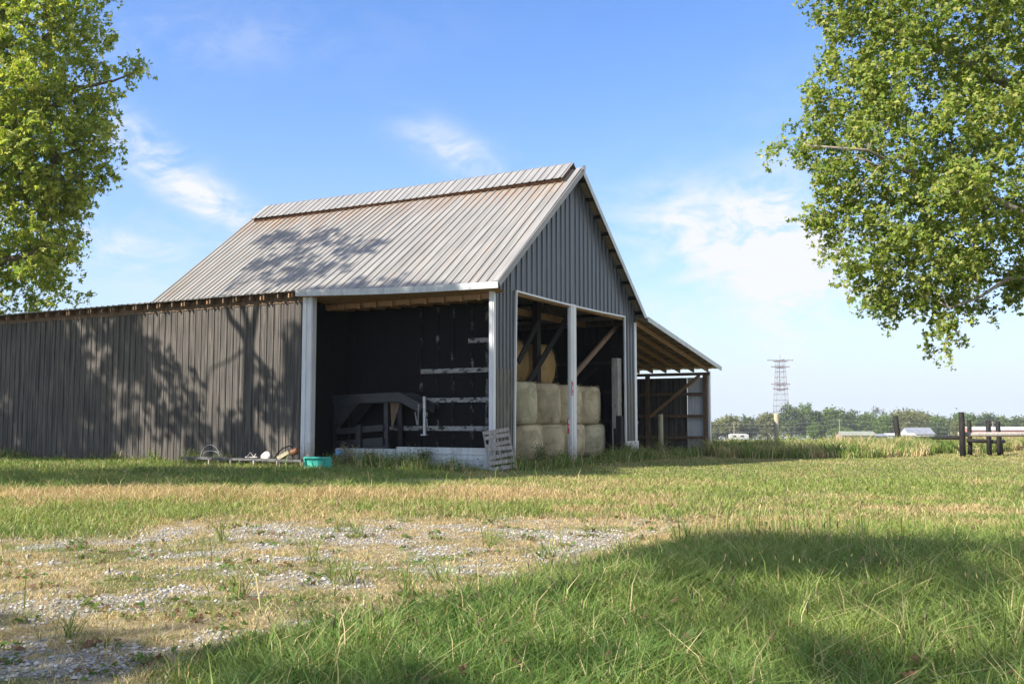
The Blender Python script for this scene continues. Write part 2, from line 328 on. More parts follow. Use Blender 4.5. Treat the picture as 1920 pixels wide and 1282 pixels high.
def ribbed(fn, prof, nrm, nt_=1, th=.012):
    """fn(s,t)->xyz; sheet with ribs along t, ribs raised along nrm"""
    mb = MB(); nrm = np.array(nrm, float); nrm /= np.linalg.norm(nrm); k = len(prof); top = []; bot = []
    for j in range(nt_+1):
        for s, h in prof:
            p = np.array(fn(s, j/nt_), float); top.append(p+nrm*h); bot.append(p+nrm*(h-th))
    fs = []; o = len(top)
    for j in range(nt_):
        for i in range(k-1):
            a = j*k+i; fs.append((a, a+1, a+k+1, a+k)); fs.append((o+a, o+a+k, o+a+k+1, o+a+1))
    for i in range(k-1):
        fs.append((i, o+i, o+i+1, i+1)); a = nt_*k+i; fs.append((a, a+1, o+a+1, o+a))
    for j in range(nt_):
        fs.append((j*k, (j+1)*k, o+(j+1)*k, o+j*k)); a = j*k+k-1; fs.append((a, o+a, o+a+k, a+k))
    mb.add(top+bot, fs); return mb
W_, ZE, ZR, L = 5.704, 5.387, 10.24, 14.86; OV, VO = .41, .35
def zroof(u): return ZE+(ZR-ZE)*(1-abs(u-W_)/(W_+OV))
def eave(s):
    k = (s+VO)/7.0 if s < 6.65 else max(0., 1-(s-6.65)/8.5)
    return np.array([-OV-.91*k, s, ZE+.085*k-.05*sin(math.pi*min(max((s+VO)/7, 0), 1))*(s < 6.65)])
def roofL(s, t):
    e = eave(s); r = np.array([W_, s, ZR]); p = r+(e-r)*t
    p[2] -= .05*sin(math.pi*(s+.3)/15.5)*1.0*(1-t*.5); return p
nl = np.array([-(ZR-ZE), 0, W_+OV]); nl /= np.linalg.norm(nl); nr = nl*np.array([-1, 1, 1])
part('roof', ribbed(roofL, profile(-VO, L+.25, h=.036, w_=.062), nl, 6), 'roof')
part('roof', ribbed(lambda s, t: (W_+(W_+OV)*t, s, ZR+(ZE-ZR)*t-.05*sin(math.pi*(s+.3)/15.5)*(1-t*.5)), profile(-VO, L+.25, h=.036, w_=.062), nr, 4), 'roof')
# raised ridge vent: two short strips standing off the roof on blocks
vent = None
for sg, nn_ in ((-1, nl), (1, nr)):
    dn = np.array([sg*(W_+OV), 0, ZE-ZR]); dn /= np.linalg.norm(dn)
    base = np.array([W_, 0, ZR+.27])
    mb = ribbed(lambda s, t: base+np.array([0, s, -.05*sin(math.pi*(s+.3)/15.5)])+dn*(1.18*t), profile(.02, L-.1, h=.03, w_=.075), nn_, 1, .02)
    vent = part('ridge_vent', mb, 'roof_plain', 'raised ridge vent strip with dark gap beneath')
    mb = MB(); 
    for s in np.linspace(.1, L-.25, 12): mb.beam(np.array([W_, s, ZR+.09])+dn*.15, np.array([W_, s, ZR+.09])+dn*1.05, .05, .12, nn_)
    mb.beam(np.array([W_, .1, ZR+.10])+dn*1.02, np.array([W_, L-.25, ZR+.06])+dn*1.02, .04, .1, nn_)
    part('vent_blocking', mb, 'rust', parent=vent)
mb = MB(); mb.tube([(W_, 0, ZR+.235), (W_, 5, ZR+.2), (W_, 10, ZR+.2), (W_, L-.1, ZR+.235)], .03, 6); part('ridge_roll', mb, 'rack')
# rake trim and gable edge boards
for sg, nn_ in ((-1, nl), (1, nr)):
    mb = MB(); e = np.array([W_+sg*(W_+OV), 0, ZE]); r = np.array([W_, 0, ZR])
    if sg < 0:
        mb.beam(r+nn_*.045+np.array([0, -VO+.13, 0]), e+nn_*.045+np.array([0, -VO+.09, 0]), .19, .018, nn_)
    mb.beam(r-nn_*.06+np.array([0, -VO-.016, -.02]), e-nn_*.06+np.array([0, -VO-.016, 0]), .026, .2, nn_)
    part('rake_trim', mb, 'roof_plain' if sg < 0 else 'greytrim')
mb = MB(); mb.beam((W_-.02, -VO-.05, ZR-.09), (W_-.02, -VO-.05, ZR+.1), .1, .05, (1, 0, 0)); part('peak_cap', mb, 'rack')
# purlins under the right slope, ends showing below the overhang
dn = np.array([W_+OV, 0, ZE-ZR]); dl = np.linalg.norm(dn); dn /= dl
for sg, nn_ in ((-1, nl), (1, nr)):
    dn2 = dn*np.array([sg, 1, 1])
    for d in np.arange(.5, dl, .86):
        p = np.array([W_, 0, ZR])+dn2*d-nn_*.075
        mb = MB(); mb.beam(p+np.array([0, -VO+.03, 0]), p+np.array([0, L, -.0]), .09, .09, nn_); part('purlin', mb, 'brownwood' if sg < 0 else 'blackwood')
# gable wall
DU0, DU1, DZ = 1.34, 10.12, 5.33; SEAM = 2.78
def hdr(u): return DZ-.035*sin(math.pi*(u-DU0)/(DU1-DU0))*1.2-.0*(u)
def topz(u): return zroof(u)-.06
part('wall', ribbed(lambda s, t: (s, -.012, -.5+(SEAM+.05+.5)*t), profile(.0, DU0-.04, .225, .03, .08), (0, -1, 0)), 'gable_low', 'dusty brown lower strip of gable siding left of the doorway')
part('wall', ribbed(lambda s, t: (s, 0, SEAM+(topz(s)-SEAM)*t), profile(.0, DU0-.04, .225, .03, .08), (0, -1, 0)), 'gable_siding')
part('wall', ribbed(lambda s, t: (s, 0, hdr(s)+(topz(s)-hdr(s))*t), profile(DU0-.04, W_, .36, .034, .11), (0, -1, 0)), 'gable_siding')
part('wall', ribbed(lambda s, t: (s, 0, hdr(s)+(topz(s)-hdr(s))*t), profile(W_, DU1+.04, .36, .034, .11), (0, -1, 0)), 'gable_siding')
part('wall', ribbed(lambda s, t: (s, -.012, -.5+(SEAM-.08+.5)*t), profile(DU1+.04, 2*W_, .3, .03, .09), (0, -1, 0)), 'gable_low', 'dusty brown lower strip of gable siding right of the doorway')
part('wall', ribbed(lambda s, t: (s, 0, SEAM-.12+(topz(s)-SEAM+.12)*t), profile(DU1+.04, 2*W_, .3, .03, .09), (0, -1, 0)), 'gable_siding')
# door trim
mb = MB(); k = 10
for i in range(k):
    a = DU0-.06+(DU1-DU0+.12)*i/k; c = DU0-.06+(DU1-DU0+.12)*(i+1)/k; mb.beam((a, -.05, hdr(a)-.005), (c, -.05, hdr(c)-.005), .05, .06)
part('door_trim', mb, 'white')
for u, ub, zz in ((DU0-.06, DU0-.2, -.4), (DU1+.05, DU1+.07, -.4)):
    mb = MB(); mb.beam((ub, -.055, zz), ((ub+u)/2, -.055, 2.6), .06, .06, (0, 1, 0)); mb.beam(((ub+u)/2, -.055, 2.6), (u, -.055, DZ), .06, .06, (0, 1, 0)); part('door_trim', mb, 'white')
mb = MB(); mb.beam((DU0, .12, DZ-.03), (DU1, .12, DZ-.04), .2, .17); part('header', mb, 'wood')
# door post with folded profile
def post(name, u0, u1, v0, v1, z0, z1, mt='white', lean=0.):
    mb = MB(); mb.box((u0, v0, z0), (u1, v1, z1)); return mb
cp = MB(); cp.box((5.28, -.06, -.5), (5.70, .07, 5.33)); cp.box((5.24, -.02, -.3), (5.278, .06, 5.33)); cp.box((5.42, -.08, -.3), (5.58, -.062, 5.33))
cpo = part('door_post', cp, 'white', 'white door post between the two tall openings')
mb = MB(); mb.box((5.285, -.072, 2.12), (5.40, -.0615, 2.62)); sg_ = part('warning_sign', mb, 'red', 'small red and white sticker on the door post', parent=cpo)
mb = MB()
for z in (2.58, 2.2, 2.15): mb.box((5.295, -.076, z), (5.39, -.0725, z+.022))
mb.beam((5.32, -.0745, 2.28), (5.35, -.0745, 2.5), .004, .03, (1, 0, 0)); mb.beam((5.35, -.0745, 2.30), (5.375, -.0745, 2.42), .004, .02, (1, 0, 0)); mb.build('lettering', M['white'], barn).parent = cpo
mb = MB(); mb.box((5.13, .0, .78), (5.215, .03, 1.32)); t_ = part('reflector', mb, 'red', 'red and white strip low on the door post', parent=cpo)
mb = MB(); mb.box((5.14, -.006, 1.12), (5.21, -.002, 1.28)); mb.box((5.14, -.006, .98), (5.21, -.002, 1.05)); mb.build('band', M['white'], cpo)
# corner posts
mb = MB(); mb.box((-.13, -.045, -.5), (.0, .12, 5.2)); mb.box((-.15, .0, -.3), (-.133, .1, 5.2)); part('corner_post', mb, 'white')
mb = MB(); mb.box((2*W_-.2, -.05, -.4), (2*W_+.02, .12, 5.2)); part('corner_post', mb, 'white')
mb = MB(); mb.box((-1.06, 6.26, -.6), (-.86, 6.68, 5.32)); mb.box((-1.09, 6.28, -.6), (-1.064, 6.38, 5.32)); mb.box((-1.09, 6.5, -.6), (-1.064, 6.66, 5.32)); part('corner_post', mb, 'white')
# eave fascia over the side bay: tilted box gutter board
mb = MB(); ss = np.linspace(-VO-.02, 6.75, 9)
for a, c in zip(ss[:-1], ss[1:]):
    p, q_ = eave(a), eave(c); p[0] -= .03; q_[0] -= .03; p[2] -= .085; q_[2] -= .085
    mb.beam(p, q_, .045, .2)
part('fascia', mb, 'greytrim')
mb = MB()
for a, c in zip(ss[:-1], ss[1:]):
    p, q_ = eave(a), eave(c); i0 = np.array([.02, a, 5.12]); i1 = np.array([.02, c, 5.12])
    mb.add([p+(.02, 0, -.17), q_+(.02, 0, -.17), i1, i0], [(0, 1, 2, 3)])
part('soffit', mb, 'wood')
mb = MB(); mb.beam((.05, .1, 5.05), (.05, 6.9, 5.03), .09, .16); part('beam', mb, 'wood')
for v in np.arange(.5, 6.9, .66):
    mb = MB(); mb.beam((-.12, v, 5.0), (1.3, v, 5.1), .09, .17); part('rafter', mb, 'wood')
# inner wall of the side bay (also the wall of the hay bay) with girts and battens
BW = 1.36
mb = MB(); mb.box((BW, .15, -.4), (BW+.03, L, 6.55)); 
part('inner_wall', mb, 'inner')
mb = MB(); mb.hexa([(-.98, 6.62, -.4), (BW, 6.62, -.4), (BW, 6.66, -.4), (-.98, 6.66, -.4), (-.98, 6.62, 5.2), (BW, 6.62, 5.2), (BW, 6.66, 5.2), (-.98, 6.66, 5.2)]); part('inner_wall', mb, 'inner')
for z, v1 in ((3.82, .95), (2.86, 2.8), (1.9, 2.6), (.98, 5.0)):
    mb = MB(); mb.box((BW-.045, .5, z-.075), (BW-.002, v1+.8, z+.075)); part('girt', mb, 'whitewood')
for v in (1.05, 1.62, 2.35, 2.95, 3.6):
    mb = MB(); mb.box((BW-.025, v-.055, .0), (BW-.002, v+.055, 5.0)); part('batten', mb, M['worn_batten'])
# skirt boards at the foot of the bay
mb = MB(); mb.box((-.03, -.02, -.4), (.02, 3.6, .40)); mb.box((-.05, .3, .02), (-.032, 3.3, .09)); mb.box((-.05, .0, .2), (-.032, 3.6, .23)); part('skirt_board', mb, 'greytrim', 'pale grey skirt board along the foot of the open bay')
mb = MB(); mb.box((.0, 3.62, -.4), (.04, 6.1, .33)); part('skirt_board', mb, 'greytrim')
# hay bay interior framing
mb = MB(); mb.box((6.3, 1.82, 0), (6.6, 2.02, 6.5)); part('post', mb, 'blackwood')
mb = MB(); mb.beam((6.25, 1.74, 4.9), (4.7, 1.74, 3.3), .06, .22); part('brace', mb, 'blackwood')
mb = MB(); mb.beam((8.75, 1.72, 5.35), (5.3, 1.72, 2.5), .06, .26); part('brace', mb, 'blackwood')
mb = MB(); mb.beam((1.5, 2.2, 5.2), (11.3, 2.2, 5.2), .1, .24); part('beam', mb, 'wood')
mb = MB(); mb.beam((6.2, .5, 2.62), (11.2, .5, 5.3), .1, .17); part('brace', mb, 'brownwood')
mb = MB(); mb.beam((11.2, 1.6, 3.4), (10.6, 3.6, 1.8), .1, .14); part('brace', mb, 'blackwood')
mb = MB(); mb.beam((6.4, 2.0, 5.9), (11.3, 2.0, 6.1), .08, .1); mb.beam((6.6, 1.9, 5.3), (7.1, 1.9, 5.8), .05, .06); part('tie_rod', mb, 'rack')
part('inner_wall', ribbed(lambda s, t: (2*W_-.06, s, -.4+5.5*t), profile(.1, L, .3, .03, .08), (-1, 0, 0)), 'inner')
for z in (1.2, 2.4, 3.6):
    mb = MB(); mb.box((2*W_-.14, .2, z-.06), (2*W_-.095, L, z+.06)); part('girt', mb, 'blackwood')
part('wall', ribbed(lambda s, t: (2*W_, s, -.5+5.86*t), profile(.0, L, .305, .03, .08), (1, 0, 0)), 'black_siding')
part('wall', ribbed(lambda s, t: (s, L, -.5+(zroof(s)-.06+.5)*t), profile(0, W_, .305, .03, .08), (0, 1, 0)), 'black_siding')
part('wall', ribbed(lambda s, t: (s, L, -.5+(zroof(s)-.06+.5)*t), profile(W_, 2*W_, .305, .03, .08), (0, 1, 0)), 'black_siding')
mb = MB(); mb.box((DU1-.33, .1, -.35), (DU1+.06, .35, 3.68)); part('post', mb, 'greywood', 'weathered grey timber post standing inside the right door jamb')
mb = MB(); mb.box((DU1+.1, -.10, -.1), (2*W_+.03, -.06, .43)); mb.box((DU1+.12, -.115, .3), (DU1+.2, -.102, .38)); part('kick_plate', mb, 'white', 'white panel patch at the foot of the right corner')
# wing (long low side shed)
WL = 27.5
part('wall', ribbed(lambda s, t: (-1.0, s, -.6+5.74*t), profile(6.68, WL, .305, .026, .06), (-1, 0, 0)), 'black_siding', 'long black side shed wall dappled with tree shade')
mb = MB(); mb.box((-1.03, 6.7, 5.14), (-.99, WL, 5.44)); part('frieze_board', mb, 'brownwood')
for i, v in enumerate(np.arange(6.95, WL, .62)):
    mb = MB(); mb.beam((-1.30, v, 5.36+.015*sin(i*2.1)), (1.2, v, 5.42), .05, .17); part('rafter', mb, 'brownwood')
    if i % 2 == 0:
        mb = MB(); mb.beam((-1.27, v+.17, 5.35), (-.9, v+.17, 5.36), .05, .15); part('rafter', mb, 'wood')
part('roof', ribbed(lambda s, t: (-1.36+(1.36-.1)*t, s, 5.475+.06*t), profile(6.75, L+.3, .305, .03, .07), (0, 0, 1)), 'roof')
part('roof', ribbed(lambda s, t: (-1.36+9*t, s, 5.475+.2*t), profile(L+.3, WL+.2, .305, .03, .07), (0, 0, 1)), 'roof')
part('wall', ribbed(lambda s, t: (s, WL, -.6+5.9*t), profile(-1, 7.6, .305, .026, .06), (0, 1, 0)), 'black_siding')
part('wall', ribbed(lambda s, t: (7.6, s, -.6+5.9*t), profile(L, WL, .305, .026, .06), (1, 0, 0)), 'black_siding')
# right lean-to
U2 = 20.72; RZ0, RZ1, UE = 5.22, 3.74, 21.3
dzl = (RZ1-RZ0)/(U2-2*W_)
nlean = np.array([-dzl, 0, 1.]); nlean /= np.linalg.norm(nlean)
part('roof', ribbed(lambda s, t: (2*W_+.0+(UE-2*W_)*t, s, RZ0+.15+dzl*(UE-2*W_)*t), profile(-.5, L, .305, .03, .07), nlean, 2), 'roof')
mb = MB(); mb.beam((2*W_+.1, -.52, RZ0+.13+dzl*.1), (UE+.02, -.52, RZ0+.13+dzl*(UE-2*W_)), .03, .2); part('rake_trim', mb, 'greytrim')
for v in np.arange(-.02, 7, .715):
    mb = MB(); mb.beam((2*W_+.05, v, RZ0-.04), (U2, v, RZ1-.04), .07, .2); part('rafter', mb, 'wood')
for u in np.arange(12.4, 21, .9):
    mb = MB(); z = RZ0+.1+dzl*(u-2*W_); mb.beam((u, -.45, z), (u, 7, z), .09, .05); part('purlin', mb, 'wood')
mb = MB(); mb.box((U2-.07, -.1, RZ1-.29), (U2+.07, L, RZ1-.15)); part('beam', mb, 'brownwood')
for v in (.12, 3.1, 6.2):
    mb = MB(); mb.box((U2-.1, v-.1, -.6), (U2+.07, v+.1, RZ1-.15)); part('post', mb, 'brownwood')
mb = MB(); mb.box((U2+.0, -.09, -.7), (U2+.2, .0, RZ1-.1)); part('corner_post', mb, 'white')
for z in (2.54, 1.46, .42):
    mb = MB(); mb.box((U2-.12, .2, z-.07), (U2-.07, L, z+.07)); part('girt', mb, 'brownwood')
mb = MB(); mb.beam((U2-.15, .35, 3.45), (U2-.15, 2.95, 1.42), .05, .15); part('brace', mb, 'wood')
part('wall', ribbed(lambda s, t: (U2+.1, s, -.7+4.05*t), profile(1.08, L, .305, .03, .07), (1, 0, 0)), 'black_siding')
part('wall', ribbed(lambda s, t: (U2+.1, s, -.7+4.05*t), profile(.02, 1.06, .305, .03, .07), (1, 0, 0)), 'white', 'white replacement siding panel at the front of the lean-to wall')
part('wall', ribbed(lambda s, t: (s, L, -.7+4.0*t), profile(2*W_, U2, .305, .03, .08), (0, 1, 0)), 'black_siding')

# ------------------------------------------------------------------ hay bales
def bale(u, v, z, r, h, mt, label, side=False, group='round hay bales stacked in the barn'):
    mb = MB(); nseg = 40; prof = [(0, 0), (r*.80, 0), (r*.94, .06), (r*.99, .22), (r*1.02, h*.5), (r*.99, h-.22), (r*.94, h-.06), (r*.80, h), (0, h)]
    vs_ = []; fs = []; ph = random.random()*6
    for j, (rr, zz) in enumerate(prof):
        for k in range(nseg):
            a = 2*math.pi*k/nseg; q_ = rr*(1+.012*sin(5*a+ph+zz*2)+.008*sin(11*a+ph*2)+.006*(random.random()-.5)); vs_.append((q_*cos(a), q_*sin(a), zz+.012*(random.random()-.5)*(rr > 0)-h/2*side))
    for j in range(len(prof)-1):
        for k in range(nseg): fs.append((j*nseg+k, j*nseg+(k+1) % nseg, (j+1)*nseg+(k+1) % nseg, (j+1)*nseg+k))
    mb.add(vs_, fs)
    o = mb.build('hay_bale', M[mt], None, True); x, y, _ = Wd(u, v)
    o.location = (x, y, z); o.rotation_euler = (R(90), R(random.random()*360) if 0 else 0, AZ) if side else (0, 0, random.random()*6)
    if side: o.location = (x, y, z+r)
    tag(o, label, 'hay bale', group)
    # loose straw ends standing off the bale
    m_ = 1500; a = rng.random(m_)*2*math.pi; zz = rng.random(m_)*h-h/2*side; rr = np.full(m_, r*.99)
    topm = rng.random(m_) < .35; rr = np.where(topm, r*np.sqrt(rng.random(m_)), rr); zz = np.where(topm, h-h/2*side-.01, zz)
    P = np.c_[rr*np.cos(a), rr*np.sin(a), zz]; d = np.c_[-np.sin(a), np.cos(a), rng.normal(0, .35, m_)]*np.sign(rng.random(m_)-.5)[:, None]
    d += np.where(topm[:, None], [[0, 0, .35]], np.c_[np.cos(a), np.sin(a), np.zeros(m_)]*.28); ln = (.05+.12*rng.random(m_))[:, None]
    w2 = np.cross(d, [0, 0, 1.]); w2 = w2/np.linalg.norm(w2, axis=1)[:, None]*.004
    V = np.stack([P-w2, P+w2, P+d*ln], 1).reshape(-1, 3)
    np_mesh('loose_straw', V, np.arange(3*m_).reshape(-1, 3), M[mt], parent=o)
bz0 = -.12
top_l = ['greenish pale hay bale in upper front row beside the left jamb', 'pale hay bale second in the upper front row left of the door post', None, 'pale hay bale in upper row right of the white door post']
low_l = ['pale hay bale in the bottom row behind the leaning pallet', 'hay bale second in the bottom row left of the door post', None, 'greenish hay bale in bottom row right of the white door post']
for i, u in enumerate((4.15, 5.98, 7.8, 9.52)):
    if top_l[i] is None: top_l[i] = 'shadowed hay bale of the upper front row mostly behind the white door post'; low_l[i] = 'shadowed hay bale of the bottom row mostly behind the white door post'
    bale(u+(.25 if i in (0, 3) else .1), 1.55, bz0, .83, 1.22, ('hay', 'hay', 'hay', 'hay_green')[i], low_l[i])
    bale(u, 1.6, bz0+1.22, .79, 1.46, ('hay_green', 'hay', 'hay', 'hay')[i], top_l[i])
for u in (4.2, 6.0, 7.9):
    bale(u, 3.35, bz0, .86, 1.22, 'hay', 'hay bale in the bottom row behind the front stack')
    bale(u, 3.35, bz0+1.22, .86, 1.46, 'hay', 'hay bale in the middle row behind the front stack')
bale(10.0, 3.4, bz0, .84, 1.3, 'hay', 'dim hay bale peeking out behind the right hand bottom bale')
bale(8.5, 3.2, bz0+2.68, .83, 1.4, 'hay_brown', 'golden bale on its side with spiral end showing, beside the door post', True)
bale(6.05, 3.1, bz0+2.68, .83, 1.4, 'hay_brown', 'golden bale on its side behind the black timber post', True)
bale(4.3, 3.1, bz0+2.68, .83, 1.4, 'hay_brown', 'golden bale on its side at far left of the high row', True)

# ------------------------------------------------------------------ gooseneck trailer in the side bay
tr = empty('gooseneck_trailer', Wd(0, 0, 0), AZ); tag(tr, 'charcoal gooseneck trailer with raised arched neck parked in the dark bay', 'trailer')
def tp(name, mb, mt='trailer', label=None): return mb.build(name, M[mt], tr, False, label)
for uu in (.34, 1.12):
    mb = MB(); mb.beam((uu, 6.5, 1.93), (uu, 3.7, 2.0), .09, .3); 
    mb.beam((uu, 3.74, 2.0), (uu, 2.88, 1.62), .09, .29); mb.beam((uu-.05, 6.5, 2.07), (uu-.05, 3.72, 2.14), .03, .03); mb.beam((uu-.05, 3.72, 2.13), (uu-.05, 2.86, 1.76), .03, .03)
    tp('neck', mb)
    mb = MB(); mb.poly([(uu-.02, 6.36, 1.79), (uu-.02, 5.4, 1.82), (uu-.02, 6.3, .9)], (1, 0, 0), .04); tp('gusset', mb)
    mb = MB(); mb.beam((uu, 6.4, -.15), (uu, 6.4, 1.8), .09, .1, (0, 1, 0)); tp('upright', mb)
    mb = MB(); mb.beam((uu+.1, 4.32, .35), (uu+.1, 4.35, 1.85), .1, .16, (0, 1, 0)); tp('upright', mb)
mb = MB(); mb.poly([(.5, 4.25, 1.82), (.5, 3.85, 1.82), (.5, 4.18, .95)], (1, 0, 0), .03); tp('gusset', mb, 'brownwood')
mb = MB(); mb.beam((.34, 6.33, .87), (.34, 4.4, 1.0), .06, .2); tp('rail', mb)
mb = MB(); mb.beam((.34, 6.33, .42), (.34, 4.4, .56), .06, .26); mb.beam((.36, 6.33, .25), (.36, 4.15, .38), .1, .1); tp('rail', mb)
mb = MB(); mb.box((.22, 5.24, .0), (.31, 5.43, 1.1)); tp('stake', mb)
mb = MB(); mb.box((.35, 4.4, .2), (1.15, 6.4, .3)); tp('deck', mb)
mb = MB(); mb.beam((.34, 3.3, 1.72), (1.12, 3.3, 1.72), .1, .16); tp('cross_member', mb)
mb = MB(); mb.tube([(.3, 2.74, .8), (.3, 2.76, 2.0)], .055, 10); mb.box((.22, 2.66, .76), (.38, 2.84, .8)); mb.box((.24, 2.7, 1.36), (.36, 2.66, 1.5)); mb.tube([(.24, 2.7, 1.0), (.24, 2.6, 1.05), (.24, 2.62, 1.3)], .012, 6); tp('coupler_post', mb, 'steel')
mb = MB()
def links(p, q_, nlk):
    p = np.array(p); q_ = np.array(q_)
    for i in range(nlk):
        a = p+(q_-p)*i/nlk; c = p+(q_-p)*(i+1.15)/nlk; o = np.array([.018, 0, 0]) if i % 2 else np.array([0, .018, 0])
        mb.tube([a, a+o+(c-a)*.25, a+o+(c-a)*.75, c, a-o+(c-a)*.75, a-o+(c-a)*.25, a], .007, 5, False)
links((.27, 2.96, 1.75), (.27, 2.98, 1.1), 11); links((.25, 3.08, 1.5), (.25, 3.0, 1.1), 8); tp('safety_chain', mb, 'steel')

# ------------------------------------------------------------------ small things round the barn
def local(name, u, v, z, rz=0.): return empty(name, Wd(u, v, z), AZ+rz)
# leaning pallet
PS = 1.12
pl = empty('pallet', (-.27, 29.62, Tz(-.27, 29.62)+.03), 0, (R(-9), R(-9), R(8))); tag(pl, 'weathered grey wooden pallet leaning against the white corner post', 'pallet')
pl.scale = (PS, PS, PS)
mb = MB()
for i, z in enumerate((.08, .24, .40, .60, .73, .93, 1.07)): 
    tl = (.005, -.01, .01, -.03, .025, .0, .004)[i]
    mb.beam((-.36, -.03, z-tl), (.36, -.03, z+tl), .02, .10)
mb.build('slats', M['greywood'], pl)
for x in (-.34, .0, .34):
    mb = MB(); mb.box((x-.02, -.018, .0), (x+.02, .075, 1.13)); mb.build('stringer', M['greywood'], pl)
# low rack
rk = local('storage_rack', -1.62, 0, 0); tag(rk, 'low dark rack on thin pale legs along the foot of the long black wall', 'rack')
zt = -.03
mb = MB()
for y_ in (-.22, .22): mb.beam((y_, 11.25, zt), (y_, 5.95, zt+.0), .05, .07)
for v in np.arange(6.1, 11.2, .5): mb.beam((-.22, v, zt+.005), (.22, v, zt+.005), .05, .03)
mb.build('bed', M['rack'], rk)
for v in (11.0, 9.95, 8.98, 7.95, 6.95):
    mb = MB(); mb.beam((-.22, v, -.6), (-.22, v, zt-.03), .06, .05, (0, 1, 0)); mb.build('leg', M['white'], rk)
    mb = MB(); mb.beam((.2, v, -.6), (.2, v, zt-.03), .05, .05, (0, 1, 0)); mb.build('leg', M['white'], rk)
o = local('wire_hoop', -1.62, 10.15, zt+.03); mb = MB()
mb.tube([(.0, .43*cos(a), .42*sin(a)) for a in np.linspace(0, math.pi, 20)], .012, 6); mb.tube([(.05, .4*cos(a), .2*sin(a)+.02) for a in np.linspace(0.1, math.pi*.8, 16)], .012, 6); mb.build('wire', M['steel'], o)
tag(o, 'bent grey wire hoop standing on the low rack', 'wire hoop')
o = local('scrap_bag', -1.7, 7.55, zt+.04); mb = MB()
vsx = []; 
for j in range(7):
    for k in range(12):
        a = k*2*math.pi/12; e = j/6*math.pi/2; r_ = (.17+.03*sin(3*a+j)); vsx.append((r_*.6*cos(a)*cos(e), r_*cos(a+1.57)*cos(e)*1.2, .2*sin(e)*(1+.2*sin(2*a))))
mb.add(vsx, [(j*12+k, j*12+(k+1) % 12, (j+1)*12+(k+1) % 12, (j+1)*12+k) for j in range(6) for k in range(12)]); mb.build('crumpled_bag', M['white'], o, True)
tag(o, 'crumpled white bag lying on the middle of the low rack', 'bag')
o = local('scrap_metal', -1.65, 8.25, zt+.05); mb = MB(); mb.beam((0, .2, 0), (0, .05, .18), .03, .02); mb.beam((0, .05, .17), (.02, -.12, .02), .03, .02); mb.beam((.05, .3, .02), (-.03, -.3, .03), .05, .03); mb.beam((.0, -.1, .0), (.0, -.2, .13), .03, .02); mb.build('bent_bracket', M['white'], o)
tag(o, 'bent white metal scraps on the low rack left of the bag', 'scrap metal')
o = local('wood_plank', -1.65, 6.5, zt+.05); mb = MB(); mb.beam((0, .55, .0), (0, .1, .22), .16, .12); mb.build('board', M['barepost'], o); mb = MB(); mb.tube([(0, .05, .2), (.02, -.1, .22), (0, -.22, .3)], [.09, .11, .07], 8); mb.build('stub', M['rust'], o)
tag(o, 'split timber with a rusty stub end propped on the low rack', 'timber')
o = local('bent_hose', -1.55, 7.0, zt+.04); mb = MB(); mb.tube([(0, .35, 0), (0, .2, .18), (0, 0, .33), (0, -.3, .42), (.0, -.4, .36)], .02, 6); mb.build('hose', M['blackwood'], o)
tag(o, 'curved black hose arching over the low rack', 'hose')
# teal tub
o = local('plastic_tub', -1.62, 5.4, -.36); o.rotation_euler = (0, R(-12), AZ); mb = MB()
mb.box((-.015, -.5, 0), (.015, .5, .46)); 
for a, c in (((-.07, -.52, .43), (.02, .52, .47)), ((-.07, -.53, 0), (.02, -.49, .43)), ((-.07, .49, 0), (.02, .53, .43))): mb.box(a, c)
for y_ in (-.25, 0, .25): mb.box((-.03, y_-.02, .02), (-.014, y_+.02, .38))
mb.build('panel', M['teal'], o); tag(o, 'teal green plastic tub on its side at the foot of the white post', 'tub')
# blue water hydrant
o = local('water_pump', -.25, 5.75, -.35); mb = MB(); mb.tube([(0, 0, 0), (0, .03, .4)], .025, 8); mb.build('pipe', M['steel'], o)
mb = MB(); mb.tube([(0, .03, .38), (0, .03, .45), (0, .03, .52), (0, .03, .62)], [.05, .10, .12, .05], 12); mb.tube([(0, .03, .52), (0, -.16, .56)], [.06, .035], 8); mb.tube([(0, .03, .5), (0, .16, .42)], [.05, .03], 8); mb.build('body', M['blue'], o, True)
mb = MB(); mb.tube([(.03, .26*cos(a)+.0, .45+.3*sin(a)) for a in np.linspace(-1.2, math.pi+.9, 24)], .014, 6); mb.build('hoop', M['blackwood'], o)
tag(o, 'light blue pump with a dark wire hoop just inside the white post', 'pump')
# posts
o = local('gate_post', 8.65, -.45, 0); mb = MB(); mb.box((-.13, -.1, -.6), (.13, .1, 1.42)); mb.build('post', M['blackwood'], o); mb = MB(); mb.beam((-.2, .08, -.5), (-.2, .1, .95), .08, .12, (0, 1, 0)); mb.build('side_board', M['blackwood'], o)
tag(o, 'short charred black post in the weeds before the right door opening', 'post')
o = empty('wood_post', (6.6, 44.0, 0), .2); mb = MB(); mb.tube([(0, 0, -.7), (.0, 0, .8), (.0, 0, 1.53)], [.12, .115, .11], 12); mb.build('post', M['barepost'], o); tag(o, 'pale round wooden post standing before the lean-to', 'post')
o = local('feed_rack', 18.6, 3.4, 0); mb = MB(); mb.beam((0, .8, 1.9), (0, -.6, 1.1), .08, .2); mb.build('board', M['greywood'], o)
mb = MB()
for i in range(4): mb.beam((.05*i, .75, 1.62-.09*i), (.05*i, -.45, .98-.09*i), .05, .05)
mb.tube([(0, -.5, 1.05), (.02, -.5, .2)], .02, 6); mb.build('slats', M['greywood'], o); tag(o, 'tilted grey slatted rack inside the lean-to', 'rack')

